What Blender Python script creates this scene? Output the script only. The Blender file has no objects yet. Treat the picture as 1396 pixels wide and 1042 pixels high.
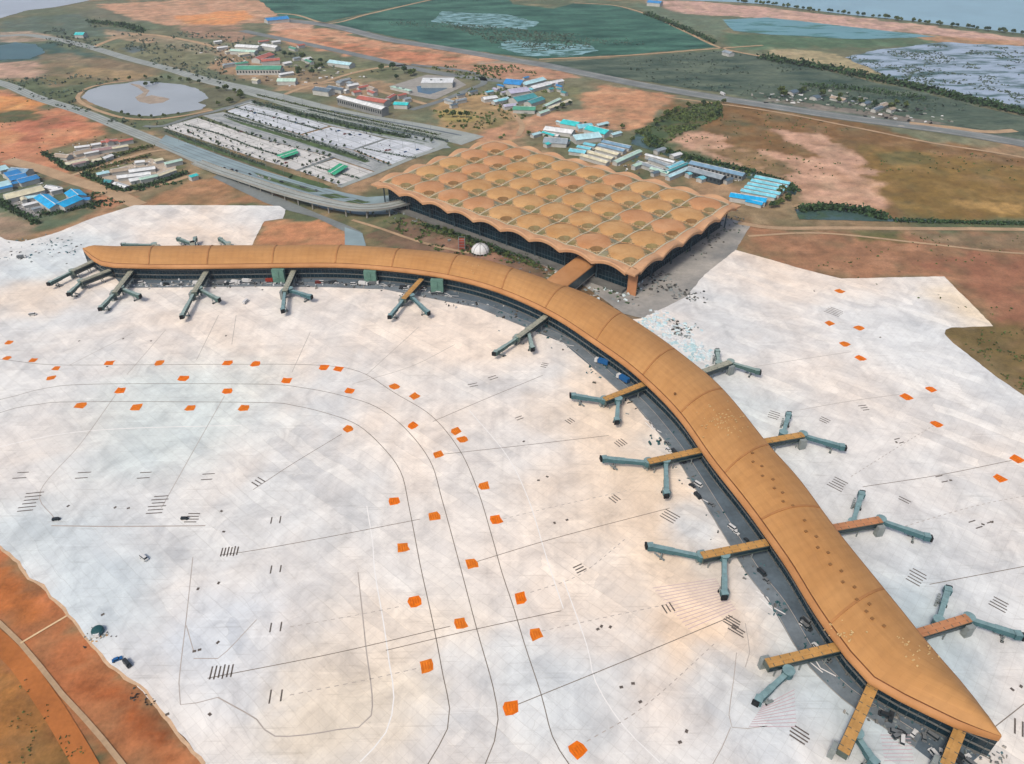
import bpy, bmesh, math, random
import numpy as np
from mathutils import Vector
random.seed(7)
R = math.radians
scene = bpy.context.scene
COL = scene.collection

# ------------------------------------------------------------------ camera, world, sun, exposure
H, FPX, PITCH, CX, CY, W0 = 310.0, 995.0, 35.5, 698.0, 521.0, 1396.0
cam = bpy.data.cameras.new('camera'); co = bpy.data.objects.new('camera', cam); COL.objects.link(co)
co.location = (0, 0, H); co.rotation_euler = (R(90 - PITCH), 0, 0)
cam.sensor_fit = 'HORIZONTAL'; cam.sensor_width = 36.0; cam.lens = 36.0 * FPX / W0
cam.clip_start = 1.0; cam.clip_end = 60000
scene.camera = co
SUN_EL, SUN_AZ = 52.0, 215.0            # the sun stands to the left and behind the camera, veiled
w = bpy.data.worlds.new('World'); scene.world = w; w.use_nodes = True
nt = w.node_tree; bg = nt.nodes['Background']
sky = nt.nodes.new('ShaderNodeTexSky'); sky.sky_type = 'NISHITA'; sky.sun_disc = False
sky.sun_elevation = R(SUN_EL); sky.sun_rotation = R(SUN_AZ); sky.air_density = 1.0; sky.dust_density = 4.0
nt.links.new(sky.outputs[0], bg.inputs[0]); bg.inputs[1].default_value = 0.10
sl = bpy.data.lights.new('sun', 'SUN'); sl.energy = 1.5; sl.angle = R(12); sl.color = (1.0, 0.93, 0.83)
so = bpy.data.objects.new('sun', sl); COL.objects.link(so)
d = Vector((math.sin(R(SUN_AZ)) * math.cos(R(SUN_EL)), math.cos(R(SUN_AZ)) * math.cos(R(SUN_EL)), math.sin(R(SUN_EL))))
so.rotation_euler = (-d).to_track_quat('-Z', 'Y').to_euler(); so.location = d * 900
vs = scene.view_settings
vs.view_transform = 'Standard'; vs.look = 'None'; vs.gamma = 1.0; vs.use_curve_mapping = False
vs.exposure = 0.80
scene.cycles.max_bounces = 4; scene.cycles.diffuse_bounces = 2; scene.cycles.glossy_bounces = 2
scene.cycles.transmission_bounces = 2; scene.cycles.volume_bounces = 0; scene.cycles.caustics_reflective = False
scene.cycles.use_denoising = True

# ------------------------------------------------------------------ helpers
SP, CP = math.sin(R(PITCH)), math.cos(R(PITCH))
def G(px, py, z=0.0):
    """survey point: where the sight line through a traced point meets the level z"""
    u, v = px - CX, py - CY
    dn = FPX * SP + v * CP; fw = FPX * CP - v * SP
    t = (H - z) / dn
    return Vector((u * t, fw * t, z))
def lin(c):
    c = c / 255.0
    return c / 12.92 if c <= 0.04045 else ((c + 0.055) / 1.055) ** 2.4
ALB = 0.62
def C(r, g, b, k=ALB):
    return (lin(r) * k, lin(g) * k, lin(b) * k, 1.0)

class MB:
    def __init__(s): s.v = []; s.f = []; s.m = []; s.uv = None
    def quad(s, a, b, c, d_, m=0):
        n = len(s.v); s.v += [tuple(a), tuple(b), tuple(c), tuple(d_)]; s.f.append((n, n+1, n+2, n+3)); s.m.append(m)
    def poly(s, pts, m=0):
        n = len(s.v); s.v += [tuple(p) for p in pts]; s.f.append(tuple(range(n, n + len(pts)))); s.m.append(m)
    def hexa(s, b4, t4, m=0, mt=None):
        n = len(s.v); s.v += [tuple(p) for p in b4] + [tuple(p) for p in t4]
        for q in ((3,2,1,0), (0,1,5,4), (1,2,6,5), (2,3,7,6), (3,0,4,7)):
            s.f.append(tuple(n+i for i in q)); s.m.append(m)
        s.f.append((n+4, n+5, n+6, n+7)); s.m.append(m if mt is None else mt)
    def box(s, c, sz, ang=0.0, m=0, mt=None):
        """box standing on c (base centre), size sz, turned by ang"""
        ca, sa = math.cos(ang), math.sin(ang)
        def P(x, y, z): return (c[0] + x*ca - y*sa, c[1] + x*sa + y*ca, c[2] + z)
        hx, hy = sz[0]/2, sz[1]/2
        s.hexa([P(-hx,-hy,0), P(hx,-hy,0), P(hx,hy,0), P(-hx,hy,0)], [P(-hx,-hy,sz[2]), P(hx,-hy,sz[2]), P(hx,hy,sz[2]), P(-hx,hy,sz[2])], m, mt)
    def beam(s, p, q, wd, ht, m=0, mt=None):
        """box from p to q (both at its underside), wd wide, ht high"""
        p, q = Vector(p), Vector(q); t = (q - p); t.z = 0
        if t.length < 1e-6: return
        t.normalize(); n = Vector((-t.y, t.x, 0)) * wd / 2; up = Vector((0, 0, ht))
        b = [p - n, q - n, q + n, p + n]
        s.hexa(b, [x + up for x in b], m, mt)
    def cyl(s, p, r, h, n=8, m=0, r2=None):
        r2 = r if r2 is None else r2; k = len(s.v)
        for i in range(n):
            a = 2*math.pi*i/n; s.v.append((p[0]+r*math.cos(a), p[1]+r*math.sin(a), p[2]))
        for i in range(n):
            a = 2*math.pi*i/n; s.v.append((p[0]+r2*math.cos(a), p[1]+r2*math.sin(a), p[2]+h))
        for i in range(n):
            j = (i+1) % n; s.f.append((k+i, k+j, k+n+j, k+n+i)); s.m.append(m)
        s.f.append(tuple(k+n+i for i in range(n))); s.m.append(m)
    def build(s, name, mats, parent=None, smooth=False, origin=None, **props):
        loc = Vector(parent.matrix_world.translation) if parent is not None and origin is None else Vector(origin or (0, 0, 0))
        if parent is not None: loc = WLOC[parent.name]
        me = bpy.data.meshes.new(name)
        me.from_pydata([(x-loc.x, y-loc.y, z-loc.z) for x, y, z in s.v], [], s.f)
        for m in (mats if isinstance(mats, (list, tuple)) else [mats]): me.materials.append(m)
        me.polygons.foreach_set('material_index', s.m)
        if smooth: me.polygons.foreach_set('use_smooth', [True]*len(s.f))
        if s.uv:
            ul = me.uv_layers.new(name='UVMap')
            flat = []
            for p in me.polygons:
                for vi in p.vertices: flat += list(s.uv[vi])
            ul.data.foreach_set('uv', flat)
        me.update()
        o = bpy.data.objects.new(name, me); COL.objects.link(o)
        if parent is not None: o.parent = parent; WLOC[o.name] = loc
        else: o.location = loc; WLOC[o.name] = loc
        for k, v_ in props.items(): o[k] = v_
        return o
WLOC = {}
def thing(name, label, cat, loc=(0, 0, 0), group=None):
    o = bpy.data.objects.new(name, None); COL.objects.link(o); o.location = loc; o.empty_display_size = 2
    o['label'] = label; o['category'] = cat
    if group: o['group'] = group
    WLOC[o.name] = Vector(loc)
    return o
def tag(o, label, cat, group=None):
    o['label'] = label; o['category'] = cat
    if group: o['group'] = group
    return o
def dup(o, loc, rz=0.0, sc=1.0, label=None, group=None):
    c = o.copy(); COL.objects.link(c); c.location = loc; c.rotation_euler = (0, 0, rz); c.scale = (sc, sc, sc)
    if label: c['label'] = label
    if group: c['group'] = group
    return c

def spline(pts, step=4.0):
    """Catmull-Rom through points, resampled about every `step` metres"""
    P = [Vector(p) for p in pts]; out = []
    if len(P) < 3:
        n = max(1, int((P[1]-P[0]).length/step)); return [P[0].lerp(P[1], i/n) for i in range(n+1)]
    Q = [2*P[0]-P[1]] + P + [2*P[-1]-P[-2]]
    for i in range(1, len(Q)-2):
        p0, p1, p2, p3 = Q[i-1:i+3]
        n = max(1, int((p2-p1).length/step))
        t1, t2 = (p2-p0)*0.5, (p3-p1)*0.5
        for k in range(n):
            t = k/n
            out.append((2*t**3-3*t**2+1)*p1 + (t**3-2*t**2+t)*t1 + (-2*t**3+3*t**2)*p2 + (t**3-t**2)*t2)
    out.append(P[-1]); return out
def cum(pts):
    s = [0.0]
    for a, b in zip(pts, pts[1:]): s.append(s[-1] + (b-a).length)
    return s
def at_s(pts, s, x):
    import bisect
    i = min(max(bisect.bisect_right(s, x)-1, 0), len(s)-2)
    L = s[i+1]-s[i]; t = 0 if L < 1e-9 else (x-s[i])/L
    return pts[i].lerp(pts[i+1], min(max(t, 0), 1))

# ------------------------------------------------------------------ numpy noise (for land cover)
def vnoise(x, y, seed=0):
    xi = np.floor(x).astype(np.int64); yi = np.floor(y).astype(np.int64); fx = x-xi; fy = y-yi
    fx = fx*fx*(3-2*fx); fy = fy*fy*(3-2*fy)
    def h(a, b):
        n = (a*374761393 + b*668265263 + seed*69069) & 0x7fffffff
        n = (n ^ (n >> 13))*1274126177 & 0x7fffffff
        n = n ^ (n >> 16)
        return (n & 0xffff)/65535.0
    return (h(xi, yi)*(1-fx)+h(xi+1, yi)*fx)*(1-fy) + (h(xi, yi+1)*(1-fx)+h(xi+1, yi+1)*fx)*fy
def fbm(x, y, sc, seed=0, oct=4):
    s = np.zeros_like(x); a = 0.5
    for k in range(oct):
        s += a*vnoise(x/sc, y/sc, seed+k*17); sc *= 0.5; a *= 0.5
    return s/(1-0.5**oct)
def n1(x, y, sc, seed=0): return float(fbm(np.array([x], float), np.array([y], float), sc, seed, 3)[0])

# ------------------------------------------------------------------ materials
def newmat(name):
    m = bpy.data.materials.new(name); m.use_nodes = True
    t = m.node_tree; return m, t, t.nodes['Principled BSDF']
def nd(t, typ, **kw):
    n = t.nodes.new(typ)
    for k, v in kw.items(): setattr(n, k, v)
    return n
def coords(t, scale=(1, 1, 1), rot=0.0, uv=False):
    tc = nd(t, 'ShaderNodeTexCoord'); mp = nd(t, 'ShaderNodeMapping')
    mp.inputs['Scale'].default_value = scale; mp.inputs['Rotation'].default_value = (0, 0, rot)
    t.links.new(tc.outputs['UV' if uv else 'Object'], mp.inputs[0]); return mp.outputs[0]
def noise(t, vec, sc, det=5, rough=0.6, dist=0.0):
    n = nd(t, 'ShaderNodeTexNoise'); n.inputs['Scale'].default_value = sc; n.inputs['Detail'].default_value = det
    n.inputs['Roughness'].default_value = rough; n.inputs['Distortion'].default_value = dist
    t.links.new(vec, n.inputs['Vector']); return n.outputs['Fac']
def ramp(t, fac, stops):
    r = nd(t, 'ShaderNodeValToRGB'); e = r.color_ramp.elements
    while len(e) < len(stops): e.new(0.5)
    for k, (p, c) in enumerate(stops): e[k].position = p; e[k].color = c
    t.links.new(fac, r.inputs[0]); return r.outputs[0]
def mix(t, fac, a, b, mode='MIX'):
    m = nd(t, 'ShaderNodeMix', data_type='RGBA', blend_type=mode)
    for sock, val in ((m.inputs[0], fac), (m.inputs[6], a), (m.inputs[7], b)):
        if hasattr(val, 'links') or hasattr(val, 'is_linked'): t.links.new(val, sock)
        else: sock.default_value = val
    return m.outputs[2]
def scl(c, k): return (c[0]*k, c[1]*k, c[2]*k, 1.0)
def M(name, col, var=0.16, sc=0.15, rough=0.8, col2=None, spec=0.14, metal=0.0, det=5, bump=0.0, stretch=(1, 1, 1), rot=0.0, uv=False, fine=0.0):
    m, t, b = newmat(name)
    v = coords(t, stretch, rot, uv)
    f = noise(t, v, sc, det)
    c2 = col2 or scl(col, 1+var)
    out = ramp(t, f, [(0.33, scl(col, 1-var)), (0.67, c2)])
    if fine:
        f2 = noise(t, v, sc*9, 3)
        out = mix(t, 1.0, out, ramp(t, f2, [(0.3, (1-fine,)*3+(1,)), (0.7, (1+fine,)*3+(1,))]), 'MULTIPLY')
    t.links.new(out, b.inputs['Base Color'])
    b.inputs['Roughness'].default_value = rough; b.inputs['Specular IOR Level'].default_value = spec
    b.inputs['Metallic'].default_value = metal
    if bump:
        bp = nd(t, 'ShaderNodeBump'); bp.inputs['Strength'].default_value = bump; bp.inputs['Distance'].default_value = 0.3
        t.links.new(noise(t, v, sc*6, 4), bp.inputs['Height']); t.links.new(bp.outputs[0], b.inputs['Normal'])
    return m

HALL_AZ = -49.0     # bearing of the hall's front edge (degrees from straight ahead, left negative)
def apron_mat():
    m, t, b = newmat('apron_concrete')
    rot = R(90 - HALL_AZ) * -1
    v0 = coords(t); v1 = coords(t, rot=-R(139))
    big = noise(t, v0, 0.0052, 4, 0.55, 0.4)
    A = lambda r, g, b_: C(r, g*.99, b_*.972, .785)
    base = ramp(t, big, [(0.28, A(198, 205, 210)), (0.44, A(213, 214, 214)), (0.56, A(224, 217, 210)), (0.74, A(230, 210, 190))])
    wn = nd(t, 'ShaderNodeTexNoise'); wn.inputs['Scale'].default_value = .012; wn.inputs['Detail'].default_value = 5; t.links.new(v0, wn.inputs['Vector'])
    wm = nd(t, 'ShaderNodeVectorMath', operation='MULTIPLY_ADD'); wm.inputs[1].default_value = (110, 110, 0); wm.inputs[2].default_value = (-55, -55, 0)
    t.links.new(wn.outputs['Color'], wm.inputs[0])
    wa = nd(t, 'ShaderNodeVectorMath', operation='ADD'); t.links.new(v0, wa.inputs[0]); t.links.new(wm.outputs[0], wa.inputs[1])
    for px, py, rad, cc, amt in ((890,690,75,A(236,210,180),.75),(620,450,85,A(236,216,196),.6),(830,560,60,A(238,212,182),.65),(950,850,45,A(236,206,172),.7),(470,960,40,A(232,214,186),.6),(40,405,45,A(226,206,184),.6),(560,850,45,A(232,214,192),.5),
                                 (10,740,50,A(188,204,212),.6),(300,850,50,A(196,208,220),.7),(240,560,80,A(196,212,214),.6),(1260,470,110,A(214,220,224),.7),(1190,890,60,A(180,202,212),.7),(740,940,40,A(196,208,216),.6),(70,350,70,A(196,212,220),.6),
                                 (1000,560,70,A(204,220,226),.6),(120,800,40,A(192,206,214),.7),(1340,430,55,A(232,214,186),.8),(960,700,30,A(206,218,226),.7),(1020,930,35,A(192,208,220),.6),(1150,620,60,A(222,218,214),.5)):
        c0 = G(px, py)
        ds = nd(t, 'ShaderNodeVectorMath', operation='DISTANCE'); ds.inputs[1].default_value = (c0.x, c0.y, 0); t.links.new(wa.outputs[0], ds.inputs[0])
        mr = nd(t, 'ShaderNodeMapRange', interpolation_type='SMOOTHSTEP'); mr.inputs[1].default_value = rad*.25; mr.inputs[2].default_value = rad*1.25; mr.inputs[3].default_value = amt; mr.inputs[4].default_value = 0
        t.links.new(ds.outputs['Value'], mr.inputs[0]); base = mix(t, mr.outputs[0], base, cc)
    br = nd(t, 'ShaderNodeTexBrick'); br.offset = 0.37; br.squash = 1.0
    br.inputs['Color1'].default_value = (0.84, 0.85, 0.87, 1); br.inputs['Color2'].default_value = (1.10, 1.09, 1.07, 1)
    br.inputs['Mortar'].default_value = (0.86, 0.85, 0.83, 1); br.inputs['Scale'].default_value = 1.0
    br.inputs['Mortar Size'].default_value = 0.16; br.inputs['Bias'].default_value = 0.1
    br.inputs['Brick Width'].default_value = 64.0; br.inputs['Row Height'].default_value = 9.0
    t.links.new(v1, br.inputs['Vector'])
    gate = ramp(t, noise(t, v0, 0.011, 3), [(0.36, (0.25, 0.25, 0.25, 1)), (0.60, (1, 1, 1, 1))])
    dn = nd(t, 'ShaderNodeTexNoise'); dn.inputs['Scale'].default_value = .03; dn.inputs['Detail'].default_value = 4; t.links.new(v0, dn.inputs['Vector'])
    dm_ = nd(t, 'ShaderNodeVectorMath', operation='MULTIPLY_ADD'); dm_.inputs[1].default_value = (40, 10, 0); dm_.inputs[2].default_value = (-20, -5, 0); t.links.new(dn.outputs['Color'], dm_.inputs[0])
    da = nd(t, 'ShaderNodeVectorMath', operation='ADD'); t.links.new(v1, da.inputs[0]); t.links.new(dm_.outputs[0], da.inputs[1]); t.links.new(da.outputs[0], br.inputs['Vector'])
    c = mix(t, gate, base, mix(t, .8, base, mix(t, 1.0, base, br.outputs[0], 'MULTIPLY')))
    sl = nd(t, 'ShaderNodeTexBrick'); sl.offset = 0.0
    sl.inputs['Color1'].default_value = (0.975, 0.975, 0.98, 1); sl.inputs['Color2'].default_value = (1.02, 1.015, 1.01, 1)
    sl.inputs['Mortar'].default_value = (0.80, 0.78, 0.76, 1); sl.inputs['Scale'].default_value = 1.0; sl.inputs['Mortar Size'].default_value = 0.10
    sl.inputs['Brick Width'].default_value = 5.0; sl.inputs['Row Height'].default_value = 4.5
    t.links.new(v1, sl.inputs['Vector'])
    c = mix(t, 0.6, c, mix(t, 1.0, c, sl.outputs[0], 'MULTIPLY'))
    st = ramp(t, noise(t, v0, 0.045, 6, 0.7, 0.8), [(0.30, (0.78, 0.78, 0.79, 1)), (0.48, (.99, .99, .99, 1)), (0.66, (1.17, 1.17, 1.16, 1))])
    c = mix(t, 0.95, c, mix(t, 1.0, c, st, 'MULTIPLY'))
    vs_ = coords(t, (1.0, 0.12, 1), rot=R(-20))
    st2 = ramp(t, noise(t, vs_, 0.16, 4, 0.6), [(0.28, (0.84, 0.84, 0.84, 1)), (0.45, (1, 1, 1, 1)), (0.70, (1.10, 1.10, 1.10, 1))])
    c = mix(t, 0.55, c, mix(t, 1.0, c, st2, 'MULTIPLY'))
    sp = ramp(t, noise(t, v0, 0.5, 3, 0.6), [(0.24, (0.72, 0.70, 0.67, 1)), (0.33, (1, 1, 1, 1))])
    c = mix(t, 0.6, c, mix(t, 1.0, c, sp, 'MULTIPLY'))
    for rt, sx, thr in ((R(70), .03, .62), (R(-8), .025, .64), (R(25), .03, .65)):      # rubber and dust tracks
        vt = coords(t, (sx, .55, 1), rot=rt)
        tk = ramp(t, noise(t, vt, 1.0, 3, .55), [(thr, (1, 1, 1, 1)), (thr+.09, (.84, .83, .82, 1))])
        c = mix(t, .8, c, mix(t, 1.0, c, tk, 'MULTIPLY'))
    vt = coords(t, (.022, .3, 1), rot=R(62)); tk = ramp(t, noise(t, vt, 1.0, 4, .6), [(.60, (1, 1, 1, 1)), (.72, (1.12, 1.12, 1.12, 1))])
    c = mix(t, .9, c, mix(t, 1.0, c, tk, 'MULTIPLY'))
    t.links.new(c, b.inputs['Base Color']); b.inputs['Roughness'].default_value = 0.75; b.inputs['Specular IOR Level'].default_value = 0.25
    return m
def water_mat(name, col, rough=0.2, patches=None, lo=0.5, hi=0.56, sc=0.02, stretch=(1, 1, 1)):
    m, t, b = newmat(name)
    v = coords(t, stretch)
    f = noise(t, v, sc, 6, 0.65)
    c = ramp(t, noise(t, v, 0.01, 4), [(0.3, scl(col, .88)), (0.7, scl(col, 1.1))])
    if patches:
        k = ramp(t, f, [(lo, (0, 0, 0, 1)), (hi, (1, 1, 1, 1))])
        pc = ramp(t, noise(t, v, sc*4, 5), [(0.3, scl(patches, .6)), (0.7, scl(patches, 1.4))])
        c = mix(t, k, c, pc)
        rr = ramp(t, k, [(0, (rough,)*3+(1,)), (1, (0.9, 0.9, 0.9, 1))]); t.links.new(rr, b.inputs['Roughness'])
    else: b.inputs['Roughness'].default_value = rough
    t.links.new(c, b.inputs['Base Color'])
    b.inputs['Specular IOR Level'].default_value = 0.35
    bp = nd(t, 'ShaderNodeBump'); bp.inputs['Strength'].default_value = 0.15; bp.inputs['Distance'].default_value = 0.2
    t.links.new(noise(t, v, 0.4, 3), bp.inputs['Height']); t.links.new(bp.outputs[0], b.inputs['Normal'])
    return m
def roof_mat(name, c1, c2, line=0.05, pitch=7.0):
    """standing-seam metal sheet: UV u runs along the building, v across; metres"""
    m, t, b = newmat(name)
    v = coords(t, uv=True)
    col = ramp(t, noise(t, v, 0.02, 5, 0.6), [(0.3, c1), (0.7, c2)])
    bk = nd(t, 'ShaderNodeTexBrick'); bk.inputs['Color1'].default_value = (.95, .95, .95, 1); bk.inputs['Color2'].default_value = (1.05, 1.05, 1.04, 1); bk.inputs['Mortar'].default_value = (.88, .87, .86, 1)
    bk.inputs['Scale'].default_value = 1; bk.inputs['Mortar Size'].default_value = .08; bk.inputs['Brick Width'].default_value = 9.0; bk.inputs['Row Height'].default_value = 4.2; t.links.new(v, bk.inputs['Vector'])
    col = mix(t, .75, col, mix(t, 1.0, col, bk.outputs[0], 'MULTIPLY'))
    wv = nd(t, 'ShaderNodeTexWave', bands_direction='X'); wv.inputs['Scale'].default_value = 0.314*0.5/pitch*2; wv.inputs['Distortion'].default_value = 0
    t.links.new(v, wv.inputs['Vector'])
    col = mix(t, 1.0, col, ramp(t, wv.outputs['Fac'], [(0.0, (1-line,)*3+(1,)), (0.5, (1, 1, 1, 1))]), 'MULTIPLY')
    vs_ = coords(t, (0.08, 1, 1), uv=True)
    col = mix(t, 0.8, col, mix(t, 1.0, col, ramp(t, noise(t, vs_, 0.35, 4), [(0.3, (0.9, 0.88, 0.86, 1)), (0.7, (1.08, 1.07, 1.06, 1))]), 'MULTIPLY'))
    col = mix(t, 0.6, col, mix(t, 1.0, col, ramp(t, noise(t, v, 0.25, 5, 0.7), [(0.25, (0.86, 0.85, 0.84, 1)), (0.5, (1, 1, 1, 1)), (0.8, (1.08, 1.08, 1.06, 1))]), 'MULTIPLY'))
    t.links.new(col, b.inputs['Base Color']); b.inputs['Roughness'].default_value = 0.6; b.inputs['Specular IOR Level'].default_value = 0.15
    return m
def sheet_roof(name, col, rough=0.5):
    """corrugated sheet on small buildings: sheets of slightly different tint, rust streaks"""
    m, t, b = newmat(name)
    v = coords(t)
    c = ramp(t, noise(t, v, 0.12, 4, 0.6), [(0.3, scl(col, .80)), (0.7, scl(col, 1.12))])
    br = nd(t, 'ShaderNodeTexBrick'); br.inputs['Color1'].default_value = (.86, .86, .86, 1); br.inputs['Color2'].default_value = (1.1, 1.1, 1.1, 1)
    br.inputs['Mortar'].default_value = (.8, .8, .8, 1); br.inputs['Scale'].default_value = 1; br.inputs['Brick Width'].default_value = 3.2; br.inputs['Row Height'].default_value = 9.0
    t.links.new(v, br.inputs['Vector'])
    c = mix(t, 0.8, c, mix(t, 1.0, c, br.outputs[0], 'MULTIPLY'))
    c = mix(t, ramp(t, noise(t, v, 0.5, 5, .7), [(0.58, (0, 0, 0, 1)), (0.75, (.55, .55, .55, 1))]), c, C(120, 100, 80))
    t.links.new(c, b.inputs['Base Color']); b.inputs['Roughness'].default_value = rough; b.inputs['Specular IOR Level'].default_value = 0.35
    return m

MAT = {}
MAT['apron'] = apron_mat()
MAT['line'] = M('dark_line_paint', C(140, 130, 118), 0.25, 0.4, 0.8)
MAT['line_faint'] = M('worn_line_paint', C(192, 182, 172), 0.12, 0.2, 0.8)
MAT['line_white'] = M('white_line_paint', C(230, 227, 222, .80), 0.05, 0.3, 0.7)
MAT['line_pink'] = M('pink_line_paint', C(214, 186, 192), 0.08, 0.3, 0.7)
MAT['mark'] = M('black_marking_paint', C(108, 99, 92), 0.35, 0.8, 0.8)
MAT['orange'] = M('orange_marking_paint', C(232, 116, 10, .72), 0.22, 0.35, 0.75, fine=.12)
MAT['orange2'] = M('faded_orange_paint', C(226, 124, 30, .7), 0.22, 0.35, 0.75, fine=.12)
MAT['orange_text'] = M('orange_marking_bars', C(214, 104, 14, .68), 0.2, 0.5, 0.8)
MAT['asphalt'] = M('service_asphalt', C(122, 132, 138), 0.22, 0.05, 0.85, fine=.12)
MAT['asphalt_dark'] = M('dark_asphalt', C(98, 112, 122), 0.22, 0.05, 0.85, fine=.12)
MAT['road'] = M('road_concrete', C(168, 174, 168), 0.14, 0.04, 0.85, fine=.08)
MAT['road_grey'] = M('old_road_asphalt', C(132, 138, 136), 0.18, 0.03, 0.85, fine=.1)
MAT['road_blue'] = M('new_road_slab', C(150, 170, 174), 0.15, 0.03, 0.8)
MAT['road_dirt'] = M('dirt_track', C(192, 162, 128), 0.18, 0.05, 0.9, fine=.1)
MAT['road_orange'] = M('laterite_track', C(188, 116, 62), 0.2, 0.05, 0.9, fine=.1)
MAT['forecourt'] = M('forecourt_slab', C(160, 160, 156), 0.22, 0.03, 0.85, C(188, 182, 172), fine=.1)
def lot_mat(name, c1, c2):
    m, t, b = newmat(name); v = coords(t, rot=-R(139)); v0 = coords(t)
    c = ramp(t, noise(t, v0, .06, 5), [(.3, c1), (.7, c2)])
    for bw, rh, mo, ms, wt in ((5.0, 17.0, .70, .5, .75), (34.0, 17.0, .62, 1.1, .6)):
        bk = nd(t, 'ShaderNodeTexBrick'); bk.offset = 0; bk.inputs['Color1'].default_value = (.86, .87, .88, 1); bk.inputs['Color2'].default_value = (1.1, 1.1, 1.1, 1); bk.inputs['Mortar'].default_value = (mo, mo*1.02, mo*.98, 1)
        bk.inputs['Scale'].default_value = 1; bk.inputs['Mortar Size'].default_value = ms; bk.inputs['Brick Width'].default_value = bw; bk.inputs['Row Height'].default_value = rh; t.links.new(v, bk.inputs['Vector'])
        c = mix(t, wt, c, mix(t, 1.0, c, bk.outputs[0], 'MULTIPLY'))
    t.links.new(c, b.inputs['Base Color']); b.inputs['Roughness'].default_value = .85; b.inputs['Specular IOR Level'].default_value = .14
    return m
MAT['lot'] = lot_mat('car_park_bays', C(204, 203, 198, .7), C(224, 220, 215, .7))
MAT['lot2'] = lot_mat('car_park_bays_cool', C(200, 205, 210, .7), C(218, 221, 225, .7))
MAT['lot_old'] = M('car_park_paving', C(206, 204, 200), 0.14, 0.06, 0.85, C(226, 220, 216), fine=.08)
MAT['lot2_old'] = M('car_park_paving_cool', C(196, 202, 208), 0.15, 0.06, 0.85, C(216, 218, 222), fine=.1)
MAT['grass'] = M('grass_verge', C(84, 104, 66), 0.35, 0.05, 0.95, fine=.25)
MAT['field'] = M('green_paddy', C(38, 92, 78), 0.34, 0.009, 0.95, C(84, 132, 112), stretch=(1, 2.2, 1), fine=.28)
MAT['field_dark'] = M('dark_scrub_field', C(64, 94, 82), 0.36, 0.01, 0.95, C(112, 124, 104), stretch=(1, 2.5, 1), fine=.3)
MAT['field_olive'] = M('dry_grass_field', C(120, 98, 58), 0.25, 0.012, 0.95, C(150, 116, 68), stretch=(1, 1.8, 1), fine=.2)
MAT['pond'] = water_mat('pond_water', C(176, 182, 186), 0.35)
MAT['lake'] = water_mat('lake_water', C(150, 186, 200), 0.35)
MAT['lake_grey'] = water_mat('grey_lake_water', C(184, 192, 202), 0.35)
MAT['lagoon'] = water_mat('lagoon_water', C(104, 158, 164), 0.35, C(70, 116, 104), .52, .62, .008, (1, 3, 1))
MAT['marsh'] = water_mat('marsh_water', C(166, 182, 200, .68), 0.4, C(70, 102, 100), .47, .60, .013, (1, 2.4, 1))
MAT['glint'] = water_mat('flooded_paddy_water', C(140, 180, 184, .7), 0.4, C(48, 98, 84), .46, .54, .03, (1, 3, 1))
MAT['canal'] = water_mat('canal_water', C(72, 98, 92), 0.3, C(60, 86, 62), .5, .6, .02)
MAT['pool'] = water_mat('basin_water', C(74, 112, 138), 0.25)
MAT['roof_tan'] = roof_mat('concourse_sheet', C(197, 143, 86), C(212, 160, 102))
MAT['roof_rim'] = M('concourse_rim', C(196, 138, 86), 0.1, 0.05, 0.55, C(208, 152, 100))
MAT['roof_gutter'] = M('concourse_gutter', C(132, 84, 52), 0.15, 0.1, 0.7)
MAT['roof_seam'] = M('concourse_seam', C(190, 134, 82), 0.12, 0.1, 0.6)
MAT['roof_vent'] = M('roof_vent_paint', C(150, 108, 66), 0.1, 0.3, 0.6)
MAT['film'] = M('protective_film', C(222, 188, 132), 0.15, 0.4, 0.5)
MAT['dome'] = M('hall_dome_sheet', C(206, 154, 96), 0.12, 0.05, 0.6, C(218, 172, 116), fine=.08)
MAT['dome2'] = M('hall_dome_sheet_pinker', C(208, 148, 98), 0.12, 0.05, 0.6, C(216, 164, 118), fine=.08)
def lattice_mat():
    m, t, b = newmat('hall_lattice'); v = coords(t, rot=-R(139+45)); v0 = coords(t)
    bk = nd(t, 'ShaderNodeTexBrick'); bk.offset = .5; bk.inputs['Color1'].default_value = C(108, 100, 72); bk.inputs['Color2'].default_value = C(168, 142, 100); bk.inputs['Mortar'].default_value = C(206, 174, 130)
    bk.inputs['Scale'].default_value = 1; bk.inputs['Mortar Size'].default_value = .35; bk.inputs['Brick Width'].default_value = 3.6; bk.inputs['Row Height'].default_value = 3.0; t.links.new(v, bk.inputs['Vector'])
    c = mix(t, ramp(t, noise(t, v0, .06, 4), [(.35, (.6, .6, .6, 1)), (.65, (1, 1, 1, 1))]), C(190, 152, 106), bk.outputs[0])
    t.links.new(c, b.inputs['Base Color']); b.inputs['Roughness'].default_value = .5; b.inputs['Specular IOR Level'].default_value = .2; return m
MAT['lattice'] = lattice_mat()
MAT['edge'] = M('hall_edge_sheet', C(214, 162, 120), 0.1, 0.06, 0.6, C(222, 176, 134))
MAT['skylight'] = M('hall_skylight', C(160, 124, 78), 0.35, 0.12, 0.35, C(158, 146, 104))
MAT['skylight2'] = M('hall_skylight_greener', C(138, 138, 92), 0.35, 0.12, 0.35, C(166, 146, 96))
MAT['skylight4'] = M('hall_skylight_olive', C(150, 136, 84), 0.35, 0.12, 0.35, C(172, 150, 100))
MAT['skylight5'] = M('hall_skylight_grey', C(148, 148, 124), 0.3, 0.15, 0.35, C(172, 160, 120))
MAT['skylight3'] = M('hall_skylight_browner', C(144, 108, 70), 0.35, 0.12, 0.35, C(160, 124, 80))
MAT['gutter'] = M('hall_gutter', C(206, 196, 168), 0.12, 0.2, 0.6)
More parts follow.
